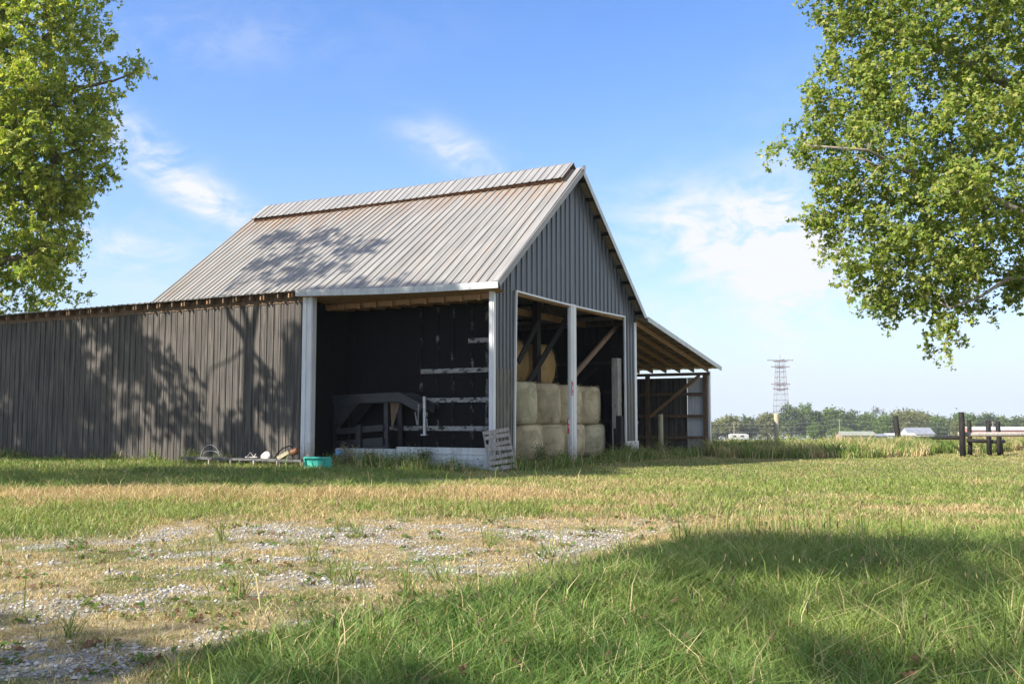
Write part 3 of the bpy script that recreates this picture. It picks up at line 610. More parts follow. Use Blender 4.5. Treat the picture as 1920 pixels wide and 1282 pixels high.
# ------------------------------------------------------------------ fences and posts on the right
def fpost(x, y, ztop, r, mt, label, cat='fence post', group=None, lean=(0, 0)):
    o = empty('fence_post', (x, y, 0)); zb = Tz(x, y)-.3; mb = MB()
    mb.tube([(0, 0, zb), (lean[0]*.5, lean[1]*.5, (zb+ztop)/2), (lean[0], lean[1], ztop-.02), (lean[0], lean[1], ztop)], [r, r*.98, r*.95, r*.8], 14)
    s = mb.build('post', M[mt], o, True); tag(o, label, cat, group); return o
fg = 'black corral posts on the right'
fpost(19.0, 41.85, 1.6, .125, 'blackwood', 'tallest thick black post at the near corner of the corral fence', group=fg)
fpost(20.4, 44.2, 1.27, .10, 'blackwood', 'black corral post just right of the tall corner post, left end of the low brace', group=fg)
fpost(20.96, 43.6, 1.25, .11, 'blackwood', 'black corral post at the right end of the low brace rail', group=fg)
fpost(21.0, 42.8, 1.2, .09, 'blackwood', 'ragged black corral post with a rough narrow top behind the long rail', group=fg)
fpost(22.2, 45.0, 1.12, .105, 'blackwood', 'rightmost short black corral post leaning beside the brush pile', group=fg, lean=(-.15, 0))
fpost(27.35, 70.0, 1.6, .2, 'blackwood', 'lone black post leaning at the far left end of the fence rail', group=fg, lean=(-.25, 0))
fpost(13.35, 50.0, 1.6, .125, 'barepost', 'tall pale tan wooden post in the weeds below the lattice tower')
o = empty('fence_rail', (0, 0, 0)); mb = MB(); mb.tube([(18.9, 41.98, .66), (23, 42.4, .66), (28, 43.0, .64)], .095, 12); mb.build('rail', M['greywood'], o, True); tag(o, 'thick round grey rail running right from the tall corner post', 'fence rail')
o = empty('fence_rail', (0, 0, 0)); mb = MB(); mb.tube([(27.25, 70, .02), (23, 55, .3), (19.0, 42, .52)], .09, 10); mb.build('rail', M['blackwood'], o, True); tag(o, 'long thin black rail from the lone black post to the tall corner post', 'fence rail')
o = empty('fence_rail', (0, 0, 0)); mb = MB(); mb.tube([(20.2, 44.05, .36), (21.1, 43.5, .33)], .09, 10); mb.build('rail', M['blackwood'], o, True); tag(o, 'short low black brace rail between two corral posts', 'fence rail')
o = empty('fence_rail', (0, 0, 0)); mb = MB(); mb.tube([(20.9, 42.9, .33), (22.3, 45, .3)], .09, 10); mb.build('rail', M['blackwood'], o, True); tag(o, 'short black brace rail behind the ragged corral post', 'fence rail')

# ------------------------------------------------------------------ trees
def stars(P, size, tiltn, col, lobes=3, droop=.0):
    """leaf meshes: 'lobes' kites fanning from each point"""
    m_ = len(P); nrm = rng.normal(0, 1, (m_, 3))+np.array(tiltn); nrm /= np.linalg.norm(nrm, axis=1)[:, None]
    t = rng.normal(0, 1, (m_, 3))+np.array([0, 0, -droop]); t -= nrm*np.sum(t*nrm, 1)[:, None]; t /= np.linalg.norm(t, axis=1)[:, None]; b_ = np.cross(nrm, t)
    sz = (size*(.65+.7*rng.random(m_)))[:, None]; Vs = [P]; angs = {1: (0,), 3: (0, .95, -.95), 2: (.45, -.45)}[lobes]; Fs = []
    for i, a in enumerate(angs):
        ln = 1. if a == 0 else .8; d = t*cos(a)+b_*sin(a); e = -t*sin(a)+b_*cos(a)
        wv = .26 if lobes > 1 else .34
        Vs += [P+sz*(d*.45*ln+e*wv*ln)+nrm*sz*.05, P+sz*d*ln-nrm*sz*.12, P+sz*(d*.45*ln-e*wv*ln)+nrm*sz*.05]
        k = 1+3*i; ix = np.arange(m_); Fs.append(np.c_[ix, k*m_+ix, (k+1)*m_+ix, (k+2)*m_+ix])
    V = np.concatenate(Vs); return V, np.concatenate(Fs), np.tile(col, (1+3*len(angs), 1))
def leafcol(m_, cs, var=.35):
    cs = np.array(cs); i = rng.integers(0, len(cs), m_); return cs[i]*(1-var/2+var*rng.random((m_, 1)))
def limb(mb, a, b_, r0, r1, sag=.0, nseg=5, jit=.12):
    a = np.array(a, float); b_ = np.array(b_, float); ln = np.linalg.norm(b_-a); pts = []
    for i in range(nseg+1):
        t = i/nseg; p = a+(b_-a)*t+np.array([0, 0, 1])*sag*ln*4*t*(1-t)
        if 0 < i < nseg: p += rng.normal(0, jit*ln/nseg, 3)
        pts.append(p)
    mb.tube(pts, list(np.linspace(r0, r1, nseg+1)), 7); return pts
def inpoly(px, pz, poly):
    poly = np.array(poly); c = np.zeros(len(px), bool); j = len(poly)-1; dm = np.full(len(px), 1e9)
    for i in range(len(poly)):
        xi, zi = poly[i]; xj, zj = poly[j]
        c ^= ((zi > pz) != (zj > pz)) & (px < (xj-xi)*(pz-zi)/(zj-zi+1e-12)+xi)
        ex, ez = xj-xi, zj-zi; t = np.clip(((px-xi)*ex+(pz-zi)*ez)/(ex*ex+ez*ez), 0, 1); dm = np.minimum(dm, np.hypot(px-xi-t*ex, pz-zi-t*ez)); j = i
    return c, dm
def sprays(cen, per, rad, down, elong=1.6):
    """leaf points in small twig sprays round each clump centre; returns points and spray axes"""
    pts = []; tw = []
    for c in cen:
        k = max(2, int(per/9))
        for _ in range(k):
            d = rng.normal(0, 1, 3)+np.array(down); d /= np.linalg.norm(d); s = c+rng.normal(0, rad*.45, 3); ln = rad*(.5+.7*random.random())
            t = rng.random(9)[:, None]; pts.append(s+d*ln*t*elong*.6+rng.normal(0, rad*.12, (9, 3))); tw.append((s, s+d*ln*elong*.55))
    return np.concatenate(pts), tw
def silhouette_tree(name, Y0, poly, ncl, per, crad, thick, lsize, cols, trunk, limbs, bark, label, tilt=(-.75, -.6, .7), droop=.6, maxl=45, dens=(99, -99, 99), strands=()):
    root = empty(name, (0, 0, 0)); tag(root, label, 'tree')
    poly = np.array(poly); lo, hi = poly.min(0), poly.max(0); C_ = []
    while len(C_) < ncl:
        x = lo[0]+(hi[0]-lo[0])*rng.random(4000); z = lo[1]+(hi[1]-lo[1])*rng.random(4000); ok, d = inpoly(x, z, poly)
        ok &= (d > crad*.55) & ((rng.random(4000) < .4) | ((x < dens[0]) & (x > dens[1]) & (z < dens[2]))); y = rng.uniform(-1, 1, 4000)*np.minimum(thick, .25+1.1*d)
        nn_ = fbm(x/(crad*2.6), z/(crad*2.0)+y, 5, 3); ok &= nn_+.12*np.minimum(d/crad/3, 1) > .5
        C_ += list(np.c_[x, Y0+y, z][ok])
    C_ = np.array(C_[:ncl]); P, tw = sprays(C_, per, crad, (0, 0, -.5))
    for (p0, p1, k) in strands:
        t = rng.random(k)[:, None]; p0 = np.array(p0); p1 = np.array(p1); P = np.r_[P, p0+(p1-p0)*t+rng.normal(0, .055, (k, 3))]; tw += [(p0, p1)]*3
    V, Fq, cc = stars(P, lsize, tilt, leafcol(len(P), cols), 3, droop)
    np_mesh('crown', V, Fq, M['leaf'], cc, parent=root)
    mb = MB(); mb.tube(trunk[0], trunk[1], 12); mb.build('trunk', bark, root, True)
    tp_ = np.array(trunk[0]); mb = MB()
    sel = C_[rng.permutation(len(C_))[:maxl]]
    bases = []
    for (a, b_, r0, r1) in limbs: bases += limb(mb, a, b_, r0, r1, .05, 6, .15)
    bases = np.array(bases+[tuple(p) for p in tp_[1:]])
    for c in sel:
        d = np.linalg.norm(bases-c, axis=1)+.6*np.maximum(bases[:, 2]-c[2], 0); a = bases[np.argmin(d)]; ln = np.linalg.norm(a-c); limb(mb, a, c, .008+.012*ln*(lsize/.14)**.5, .006, .04, 4, .2)
    for a, b_ in tw[::3]: mb.tube([a, b_], [.005*lsize/.13, .002], 4, False)
    mb.build('branches', bark, root, True); return root
RT = [(5.46, 10.2), (5.44, 8.81), (5.75, 8.05), (5.36, 7.62), (5.5, 7.2), (5.55, 6.9), (4.95, 6.66), (4.62, 6.1), (5.25, 5.85), (5.6, 5.5), (5.35, 5.3), (5.55, 4.75), (5.42, 4.07), (6.05, 3.85), (6.4, 3.2), (7.1, 2.85), (7.6, 3.05), (7.85, 2.25), (8.2, 2.6), (8.3, 3.1), (8.75, 2.95), (9.0, 3.4), (9.4, 3.6), (11, 3.2), (13.5, 3.0), (16, 5), (17, 9), (15, 13.5), (11.5, 16), (7.5, 14)]
silhouette_tree('shade_tree', 18., RT, 2300, 72, .25, 2.2, .066, [(.18, .265, .042), (.24, .32, .052), (.33, .375, .07), (.13, .205, .036), (.42, .42, .12)],
    ([(11.4, 18.2, -.6), (11.4, 18.2, 2.5), (11.3, 18.1, 5), (11.5, 18, 8), (11.4, 18, 12), (11.3, 18, 14.5)], [.42, .36, .31, .25, .14, .04]),
    [((11.35, 18.1, 4.2), (5.3, 17.4, 6.15), .10, .012), ((8.6, 17.6, 5.05), (6.1, 17.2, 5.9), .06, .012), ((11.3, 18, 6.5), (6, 18.4, 9), .14, .02), ((11.3, 18, 4.0), (7.7, 17.3, 3.2), .09, .012), ((11.4, 18, 9), (8.4, 17.5, 9.4), .12, .03), ((11.5, 18, 8), (15, 18, 11), .13, .02), ((11.4, 18, 6), (15.5, 19, 7), .13, .02), ((11.4, 18, 9.5), (10, 16.5, 13.5), .12, .02)],
    M['bark'], 'large leafy tree with drooping twigs filling the upper right of the view', dens=(10.3, -99, 10.2),
    strands=[((7.6, 17.6, 3.3), (7.78, 17.5, 2.18), 60), ((7.95, 17.7, 3.2), (8.12, 17.6, 2.5), 40), ((6.9, 17.8, 3.5), (6.75, 17.7, 2.75), 35), ((8.5, 17.8, 3.4), (8.75, 17.7, 2.85), 40), ((5.9, 17.7, 4.2), (5.42, 17.6, 4.05), 40), ((6.4, 17.5, 3.6), (6.1, 17.4, 3.2), 30), ((9.1, 17.9, 3.8), (9.2, 17.8, 3.15), 40), ((5.2, 17.4, 6.2), (4.6, 17.3, 6.12), 50), ((5.5, 17.6, 6.6), (4.85, 17.5, 6.55), 45)])
LT = [(-19.2, 23), (-19.0, 21.0), (-18.8, 19.4), (-19.2, 18.4), (-17.75, 18.7), (-17.1, 17.0), (-18.5, 16.6), (-19.0, 15.8), (-18.1, 14.9), (-18.8, 13.7), (-19.0, 13), (-19.4, 11.9), (-20.1, 11.6), (-20.2, 10.1), (-19.8, 9.4), (-19.9, 8.2), (-20.4, 7.0), (-21.4, 6.2), (-22.5, 4.6), (-24, 3.6), (-26.5, 4.5), (-27.8, 9), (-28.2, 15), (-27.6, 22), (-26, 27), (-23.5, 28.5), (-20.8, 26)]
silhouette_tree('shade_tree', 46., LT, 640, 84, .66, 3.2, .19, [(.24, .33, .05), (.34, .42, .068), (.46, .49, .09), (.18, .27, .042), (.54, .53, .14)],
    ([(-25.6, 46.5, -.6), (-25.6, 46.5, 5), (-25.3, 46.3, 10), (-25.2, 46, 16), (-24.6, 46, 23), (-23.9, 46, 27.5)], [.6, .52, .44, .33, .2, .05]),
    [((-25.2, 46, 8), (-20.5, 45, 9.2), .2, .03), ((-25.2, 46, 11), (-19.2, 45.2, 14.5), .22, .03), ((-25.2, 46, 14), (-17.9, 45.5, 17.6), .2, .03), ((-25.2, 46, 16), (-20, 46, 21.5), .2, .03), ((-25.2, 46, 9), (-27, 46, 14), .2, .03), ((-25.2, 46, 15), (-27, 46, 20), .2, .03)],
    M['bark_dark'], 'tall yellow green leafy tree rising behind the low shed at left', dens=(99, -99, 21))
# shade trees beyond the left edge of the view, whose shadows fall on wall, roof and grass
def infront(P, mg=.35):
    """True where a point would come into the frame of the view from the drive (kept clear: the crowns stand outside it)"""
    x, y, z = P[:, 0], np.maximum(P[:, 1], .2), P[:, 2]; return (np.abs(x) < .53*y+mg) & (z < 1.21+.455*y+mg)
def round_tree(loc, crowns, hgt, ncl, per, crad, lsize, label, fork=None, r0=.3, thr=.5, seed=9, bare=.45):
    root = empty('yard_tree', (0, 0, 0)); tag(root, label, 'tree', 'trees standing left of the view'); x0, y0 = loc; zb = Tz(x0, y0)-.3; C_ = []
    for (cx_, cy_, cz_, rx, rz) in crowns:
        k = 0
        while k < ncl//len(crowns):
            d = rng.normal(0, 1, (600, 3)); d /= np.linalg.norm(d, axis=1)[:, None]; p = d*np.cbrt(rng.random(600))[:, None]*np.array([rx, rx, rz])+np.array([cx_, cy_, cz_])
            kk = fbm(p[:, 0]/1.3+p[:, 2]*.7, p[:, 1]/1.3-p[:, 2]*.6, seed, 3) > thr; p = p[kk & ~infront(p, crad+.4)]
            C_ += list(p[:ncl//len(crowns)-k]); k += len(p)
            if len(p) == 0: k += 5
    C_ = np.array(C_); P, tw = sprays(C_, per, crad, (0, 0, -.3)); P = P[~infront(P)]
    V, Fq, cc = stars(P, lsize, (0, 0, 1), leafcol(len(P), [(.10, .15, .022), (.15, .18, .03), (.2, .21, .04)]), 3, .4)
    np_mesh('crown', V, Fq, M['leaf'], cc, parent=root); mb = MB()
    tk = [(x0, y0, zb), (x0+.1, y0, zb+hgt*.25), (x0, y0+.1, hgt*bare)]
    mb.tube(tk, [r0*1.2, r0, r0*.85], 10); bases = list(map(np.array, tk[1:]))
    for f in (fork or [(x0, y0, hgt)]):
        bases += limb(mb, tk[-1], f, r0*.6, r0*.12, .03, 6, .1)
    mb.build('trunk', M['bark_dark'], root, True); mb = MB(); bases = np.array(bases)
    for c in C_[rng.permutation(len(C_))[:16]]:
        a = bases[np.argmin(np.linalg.norm(bases-c, axis=1)+.8*np.maximum(bases[:, 2]-c[2], 0))]; limb(mb, a, c, .05, .015, .05, 4, .15)
    mb.build('branches', M['bark_dark'], root, True); return root
def up(u, v, z, d):
    """point d metres (along the ground) towards the sun from the barn point (u,v,z)"""
    x, y, _ = Wd(u, v); return (x+SX*d, y+SY*d, z+math.tan(EL)*d)
a = up(-1, 9.0, -.3, 10.2)
fk = [up(-1, 9.7, 6.5, 10.2), up(-1, 8.3, 6.8, 10.2), up(-1, 11.5, 6.5, 11)]
fz = up(-1, 9.0, 3.7, 10.2)[2]
round_tree((a[0], a[1]), [(*up(-1, 12.0, 1.2, 11.5), 2.2, 1.5), (*up(-1, 8.0, .6, 10.8), 1.7, 1.3), (*up(-1, 15.2, 3.9, 12), 1.5, 1.2), (*up(1.3, 7.9, 6.7, 13), 2.6, .9), (*up(2.6, 10.5, 7.8, 13.5), 2.6, .8)], 17, 270, 34, .4, .18, 'forked tree beyond the left edge whose shadow falls on the long black wall', fk, .27, .52, 9, fz/17)
a = up(-1, 19, 3, 14); round_tree((a[0], a[1]), [(*up(-1, 18.5, 3.2, 13.5), 4.2, 3.3), (*up(-1, 22.5, 2.5, 13.5), 3.6, 3.4)], 16, 420, 45, .5, .22, 'dense tree beyond the left edge shading the far end of the long black wall', None, .26, .44, 12)
a = up(.3, 3.0, 2.0, 18.5); round_tree((a[0]-1.5, a[1]), [(*up(.8, 2.9, 1.4, 18.5), 2.3, 2.2), (*up(.8, 1.0, 1.6, 19), 2.0, 2.1), (*up(.6, 4.6, .6, 18.5), 1.5, 1.8)], 18, 520, 50, .5, .24, 'dense tree beyond the left edge shading the open bay', None, .3, .36, 15)
def upg(x, y, d): return (x+SX*d, y+SY*d, -.3+math.tan(EL)*d)
a = upg(-8, 23.5, 11); round_tree((a[0]-2, a[1]-1), [(*upg(-8.0, 25.0, 12.5), 3.2, 2.1), (*upg(-4.0, 25.6, 15), 3.0, 2.0), (*upg(-12, 26.5, 11), 3.4, 2.3), (*upg(-6.0, 28.5, 13.5), 2.4, 1.5), (*upg(-9.5, 29.5, 11), 2.2, 1.3), (*upg(-1.5, 28.0, 19), 2.6, 1.4), (*upg(1.0, 28.8, 20), 2.0, .9)], 12, 800, 42, .5, .22, 'broad tree beyond the left edge shading the grass before the long wall', None, .25, .42, 18)
a = upg(4.1, 9.3, 13); round_tree((a[0]-1.3, a[1]-.3), [(*upg(2.7, 10.4, 13.5), 1.9, 1.0), (*upg(5.2, 9.8, 13), 2.1, 1.25)], 13, 150, 42, .42, .16, 'wide dense tree behind the view point shading the near grass verge', None, .3, .42, 21)
a = upg(2.0, 6.0, 11); round_tree((a[0]-1.3, a[1]-1.5), [(*upg(4.2, 6.9, 12), 3.2, 1.9), (*upg(-3.6, 6.6, 11.5), 1.6, .9)], 12, 62, 30, .4, .15, 'airy tree behind the view point dappling the near grass', None, .22, .5, 27)

# distant tree line: one thing per tree
def far_tree(h, wd, dens=1., seed=0, open_=False):
    ncl = int(46*dens); m_ = 34; d = rng.normal(0, 1, (ncl, 3)); d /= np.linalg.norm(d, axis=1)[:, None]; rr = np.cbrt(.25+.75*rng.random(ncl))[:, None]
    c = d*rr*np.array([wd/2*.85, wd/2*.85, h*.36])*(.85+.3*rng.random((ncl, 1)))+np.array([0, 0, h*.57]); c[:, 2] = np.clip(c[:, 2], h*.12, h*.95)
    P = (c[:, None]+rng.normal(0, 1, (ncl, m_, 3))*np.array([wd, wd, h*.8])*(.05 if open_ else .075)).reshape(-1, 3)
    return P
def treedef(px, py, wpx, Y, kind):
    """kinds give the colours; sizes in metres come from how far off the tree stands"""
    return px, py, wpx, Y, kind
KC = {'dark': [(.075, .115, .035), (.095, .135, .04), (.12, .155, .05)], 'green': [(.10, .165, .035), (.13, .19, .04), (.16, .22, .05)], 'olive': [(.18, .19, .06), (.22, .22, .07), (.15, .17, .05)], 'lime': [(.12, .19, .03), (.15, .21, .035), (.09, .16, .025)], 'yellow': [(.2, .2, .05), (.17, .19, .04), (.14, .17, .035)], 'grey': [(.10, .11, .07), (.13, .13, .09), (.08, .09, .06)]}
FT = [(30.5, 545, -5.5, 9, 'olive', 'small olive tree at the left end of the far tree line beside the lean-to post'),
 (119, 545, 12.5, 16, 'olive', 'round olive tree in the far tree line just right of the lean-to'),
 (131, 550, 12.0, 11, 'dark', 'small dark tree in the far line between two olive trees'),
 (141, 548, 14, 14, 'olive', 'brownish olive tree left of the tall dark tree under the tower'),
 (152, 540, 17.5, 17, 'dark', 'tall dark round tree directly under the lattice tower'),
 (163, 550, 19, 13, 'green', 'tallest pale limbed tree just right of the tower'),
 (172, 555, 14.5, 10, 'dark', 'narrow dark tree right of the pale limbed tree'),
 (178, 550, 17, 15, 'green', 'rounded green tree above the left end of the low house'),
 (187, 555, 16.5, 17, 'dark', 'wide dark tree above the middle of the low house'),
 (196, 550, 14, 14, 'green', 'green tree above the right end of the low house'),
 (213, 580, 19, 16, 'grey', 'tall thin grey green pine standing above the tree line'),
 (196, 520, 12.5, 13, 'lime', 'bright green leafy tree between the low house and the white barn'),
 (208, 520, 15, 21, 'olive', 'broad olive tree rising left of the grey roofed white barn'),
 (223, 540, 14, 15, 'olive', 'olive tree just above the white barn roof'),
 (228, 535, 11.5, 13, 'green', 'bright green tree just right of the white barn'),
 (240, 555, 12.5, 14, 'dark', 'dark tree between the white barn and the corral'),
 (236, 520, 9.0, 13, 'yellow', 'yellowish low tree left of the red walled shed'),
 (251, 550, 14.3, 15, 'green', 'green tree behind the tall black corner post'),
 (262, 550, 13.6, 15, 'dark', 'dark green tree above the middle of the red walled shed'),
 (272, 552, 12.0, 12, 'green', 'green tree above the right end of the red walled shed'),
 (283, 552, 11.8, 15, 'dark', 'dark tree at the right edge of the far tree line'),
 (296, 552, 12.5, 17, 'green', 'green tree past the right edge of the far tree line'),
 (153, 500, 7.5, 7, 'lime', 'small pale green bush in front of the tall dark tree'),
 (160, 480, 5.5, 11, 'green', 'low green bush left of the low house'),
 (101, 548, 12, 15, 'green', 'green tree hidden partly by the lean-to'), (87, 550, 12, 15, 'dark', 'dark tree seen only past the lean-to'),
 (72, 550, 13, 17, 'olive', 'olive tree beyond the lean-to')]
for i, (x, y, h, wd, kd, lb) in enumerate(FT):
    if i == 0: x, h = 113*.98, 9
    zb = Tz(x, y)-.5; root = empty('far_tree', (x, y, zb)); tag(root, lb, 'tree', 'far tree line'); opn = kd == 'grey'
    P = far_tree(h*1.08+.8, wd, .7 if opn else 1.6, i, opn)
    V, Fq, cc = stars(P, .7 if opn else 1.25, (-.3, -.5, .8), leafcol(len(P), KC[kd], .5), 2, .2); np_mesh('crown', V, Fq, M['leaf'], cc, parent=root)
    mb = MB(); mb.tube([(0, 0, 0), (.1, 0, h*.3), (0, 0, h*.7)], [.35, .28, .1], 7); 
    for k in range(4): mb.tube([(0, 0, h*(.25+.1*k)), (wd*.3*cos(k*2.3), wd*.3*sin(k*2.3), h*(.45+.1*k))], [.16, .05], 5)
    mb.build('trunk', M['bark_dark'], root, True)
# low dark wood behind the single trees so no horizon shows between them
P = np.c_[rng.uniform(40, 330, 14000), rng.uniform(560, 600, 14000), np.zeros(14000)]; P[:, 2] = T(P[:, 0], P[:, 1])+rng.random(14000)**.8*(7.5+6*fbm(P[:, 0]/16, P[:, 0]*0, 41))
V, Fq, cc = stars(P, 1.5, (-.3, -.5, .8), leafcol(len(P), KC['dark']+KC['olive'], .5), 2); o = np_mesh('woods', V, Fq, M['leaf'], cc)
tag(o, 'dark continuous wood behind the far single trees', 'woods', kind='stuff')

# ------------------------------------------------------------------ far buildings, tower, poles
def gable_house(name, x0, x1, y, dep_, hw, hr, wm, rm, label, cat, wins=0, ov=.4, ridge_x=True, zoff=0.):
    zb = Tz((x0+x1)/2, y)+zoff; root = empty(name, ((x0+x1)/2, y, zb)); tag(root, label, cat); a = (x1-x0)/2; b_ = dep_/2
    mb = MB(); mb.box((-a, -b_, -1), (a, b_, hw))
    if ridge_x: mb.add([(-a, -b_, hw), (-a, b_, hw), (-a, 0, hr-.1), (a, -b_, hw), (a, b_, hw), (a, 0, hr-.1)], [(0, 1, 2), (3, 5, 4)])
    mb.build('wall', M[wm], root); mb = MB()
    for s in (-1, 1): mb.hexa([(-a-ov, s*(b_+ov), hw-.05), (a+ov, s*(b_+ov), hw-.05), (a+ov, 0, hr), (-a-ov, 0, hr), (-a-ov, s*(b_+ov), hw+.1), (a+ov, s*(b_+ov), hw+.1), (a+ov, 0, hr+.15), (-a-ov, 0, hr+.15)])
    mb.build('roof', M[rm], root)
    for i in range(wins):
        cx_ = -a+(i+.5)*2*a/wins; mb = MB(); mb.box((cx_-.6, -b_-.05, hw*.35), (cx_+.6, -b_-.01, hw*.8)); f = mb.build('window', M['offwhite'], root)
        mb = MB(); mb.box((cx_-.5, -b_-.08, hw*.4), (cx_+.5, -b_-.052, hw*.75)); mb.build('pane', M['darkglass'], f)
    return root
gable_house('house', 148.5, 163.5, 450, 9, 2.3, 4.0, 'brick', 'greenroof', 'long low brick house with a grey green roof in the far field', 'house', 5)
gable_house('carport', 163.6, 168.5, 449, 7, 2.0, 2.9, 'brick', 'greyroof', 'small grey roofed carport at the right end of the low house', 'carport', 0)
gable_house('white_barn', 190, 202, 480, 12, 3.0, 6.0, 'offwhite', 'greyroof', 'white barn with pale blue grey metal roof below the olive trees', 'barn', 3)
gable_house('white_shed', 171.0, 184.0, 455, 6, 2.4, 3.2, 'offwhite', 'offwhite', 'low white shed behind a thin bush left of the white barn', 'shed', 2)
gable_house('red_shed', 215, 247, 470, 10, 4.0, 5.4, 'redwall', 'offwhite', 'long red walled shed with white roof behind the corral posts', 'shed', 4, zoff=.9)
gable_house('red_barn', 262, 280, 490, 10, 1.9, 2.7, 'redwall', 'redwall', 'low red roofed building at the right edge behind the brush', 'shed', 0)
# pale parked trailer far left
o = empty('parked_camper', (100.5, 440, Tz(100.5, 440))); mb = MB(); mb.box((-4.2, -1.2, .6), (4.2, 1.2, 2.7)); mb.box((-3.6, -1.1, 2.7), (3.4, 1.1, 3.0)); mb.build('body', M['offwhite'], o); mb = MB()
for x in (-1.2, 1.2):
    mb = MB(); mb.tube([(x, -1.25, .4), (x, -1.0, .4)], .42, 12); mb.build('wheel', M['rack'], o)
mb = MB(); mb.box((-2.6, -1.23, 1.5), (-1.2, -1.21, 2.2)); mb.box((.6, -1.23, 1.5), (2.2, -1.21, 2.2)); mb.build('window', M['darkglass'], o); tag(o, 'long white camper parked in the far field below the lattice tower', 'camper')
# lattice tower
TX, TY = 190.5, 700.; tz = Tz(TX, TY); tw_ = empty('lattice_tower', (TX, TY, tz)); tag(tw_, 'tall thin red and white lattice tower with antenna arms beyond the trees', 'tower')
HT = 1.21+(790-676)/1851.*700-tz
def wdt(z): return 5.6*(1-.55*z/HT)
lv = np.linspace(0, HT, 15); secs = {}
for i in range(14):
    mb = secs.setdefault(i//3, MB()); a, c = lv[i], lv[i+1]; wa, wc = wdt(a), wdt(c)
    for k in range(4):
        s0 = np.array([(-1, -1), (1, -1), (1, 1), (-1, 1)][k]); s1 = np.array([(-1, -1), (1, -1), (1, 1), (-1, 1)][(k+1) % 4])
        mb.tube([(*(s0*wa), a), (*(s0*wc), c)], .13, 5); mb.tube([(*(s0*wa), a), (*(s1*wc), c)], .05, 4); mb.tube([(*(s1*wa), a), (*(s0*wc), c)], .05, 4); mb.tube([(*(s0*wc), c), (*(s1*wc), c)], .11, 4)
for k, mb in secs.items(): mb.build('lattice', M['tower_red' if k % 2 else 'tower_white'], tw_)
for z, wv, mt in ((HT, 9.2, 'tower_red'), (HT-4.6, 6.5, 'tower_red'), (HT-17, 6.6, 'tower_red'), (HT-20.3, 5.4, 'tower_red')):
    mb = MB(); mb.beam((-wv, 0, z), (wv, 0, z), .5, .45); mb.beam((0, -wv, z), (0, wv, z), .5, .45); mb.beam((-wv*.55, 0, z-.8), (wv*.55, 0, z-.8), .7, .6)
    for s in np.linspace(-.95, .95, 7): mb.tube([(s*wv, 0, z-.5), (s*wv, 0, z+.9)], .13, 5)
    mb.build('antenna_arm', M[mt], tw_)
mb = MB(); mb.tube([(0, 0, HT), (0, 0, HT+4)], .14, 5); mb.build('mast', M['tower_red'], tw_)
mb = MB(); mb.tube([(-.7, 0, HT-22), (-.7, 0, HT-1)], .25, 5); mb.build('feed_line', M['tower_red'], tw_)
# utility poles and cables
def upole(x, y, h, label):
    o = empty('utility_pole', (x, y, Tz(x, y))); mb = MB(); mb.tube([(0, 0, -.5), (0, 0, h)], [.17, .12], 8); mb.build('pole', M['greywood'], o); mb = MB(); mb.beam((-1.1, 0, h-.6), (1.1, 0, h-.6), .12, .14); mb.build('crossarm', M['greywood'], o); tag(o, label, 'utility pole', 'utility poles along the far road'); return (x, y, Tz(x, y)+h-.5)
q1 = upole(98.6, 440, 8.0, 'grey utility pole rising from the field above the parked camper'); q2 = upole(140.5, 425, 9.3, 'grey utility pole above the left end of the low house'); q3 = upole(216, 445, 8.6, 'grey utility pole between the white barn and the red shed'); q4 = upole(262, 450, 8.5, 'grey utility pole at the right behind the corral posts')
q0 = (40, 430, 1.5); q5 = (330, 460, 0)
for dz_, lb in ((0., 'upper'), (-1.6, 'middle'), (-3.6, 'lowest')):
    mb = MB(); pts = []
    for a, c in zip((q0, q1, q2, q3, q4), (q1, q2, q3, q4, q5)):
        for t in np.linspace(0, 1, 9)[:-1]: pts.append((a[0]+(c[0]-a[0])*t, a[1]+(c[1]-a[1])*t, a[2]+(c[2]-a[2])*t-1.0*4*t*(1-t)+dz_))
    mb.tube(pts, .022, 4); o = mb.build('power_line', M['wire']); tag(o, lb+' of the thin overhead cables crossing in front of the far trees', 'cable', 'overhead cables')
# brush pile
o = empty('brush_pile', (24.3, 52, Tz(24.3, 52))); mb = MB()
for _ in range(420):
    a = rng.normal(0, 1, 3)*np.array([1.5, .7, .0]); h = max(0, .55-.14*abs(a[0])-.2*abs(a[1]))*random.random(); d = rng.normal(0, 1, 3)*np.array([.5, .4, .18]); mb.tube([(a[0], a[1], h), (a[0]+d[0], a[1]+d[1], h+abs(d[2]))], [.02, .008], 4, False)
mb.build('sticks', M['rust'], o); tag(o, 'brown brush pile of sticks behind the corral posts', 'brush pile')

# ------------------------------------------------------------------ grass, straw, gravel, weeds (countless: one object each)
def blades(X, Y, H, Wd_, col, lean=.45, z0=None):
    m_ = len(X); a = rng.random(m_)*2*math.pi; b_ = rng.random(m_)*2*math.pi; ln = H*lean*(.3+1.2*rng.random(m_))
    Z = (T(X, Y) if z0 is None else z0)-.01; d = np.c_[np.cos(a), np.sin(a)]; s = np.c_[np.cos(b_), np.sin(b_), np.zeros(m_)]*(Wd_/2)[:, None]
    p0 = np.c_[X, Y, Z]; p1 = np.c_[X+d[:, 0]*ln*.35, Y+d[:, 1]*ln*.35, Z+H*.6]; p2 = np.c_[X+d[:, 0]*ln*1.15, Y+d[:, 1]*ln*1.15, Z+H*(.75+.25*rng.random(m_))]
    V = np.concatenate([p0-s, p0+s, p1+s*.85, p1-s*.85, p2]); i = np.arange(m_)
    return V, np.c_[i, i+m_, i+2*m_, i+3*m_], np.c_[i+3*m_, i+2*m_, i+4*m_], np.tile(col, (5, 1))
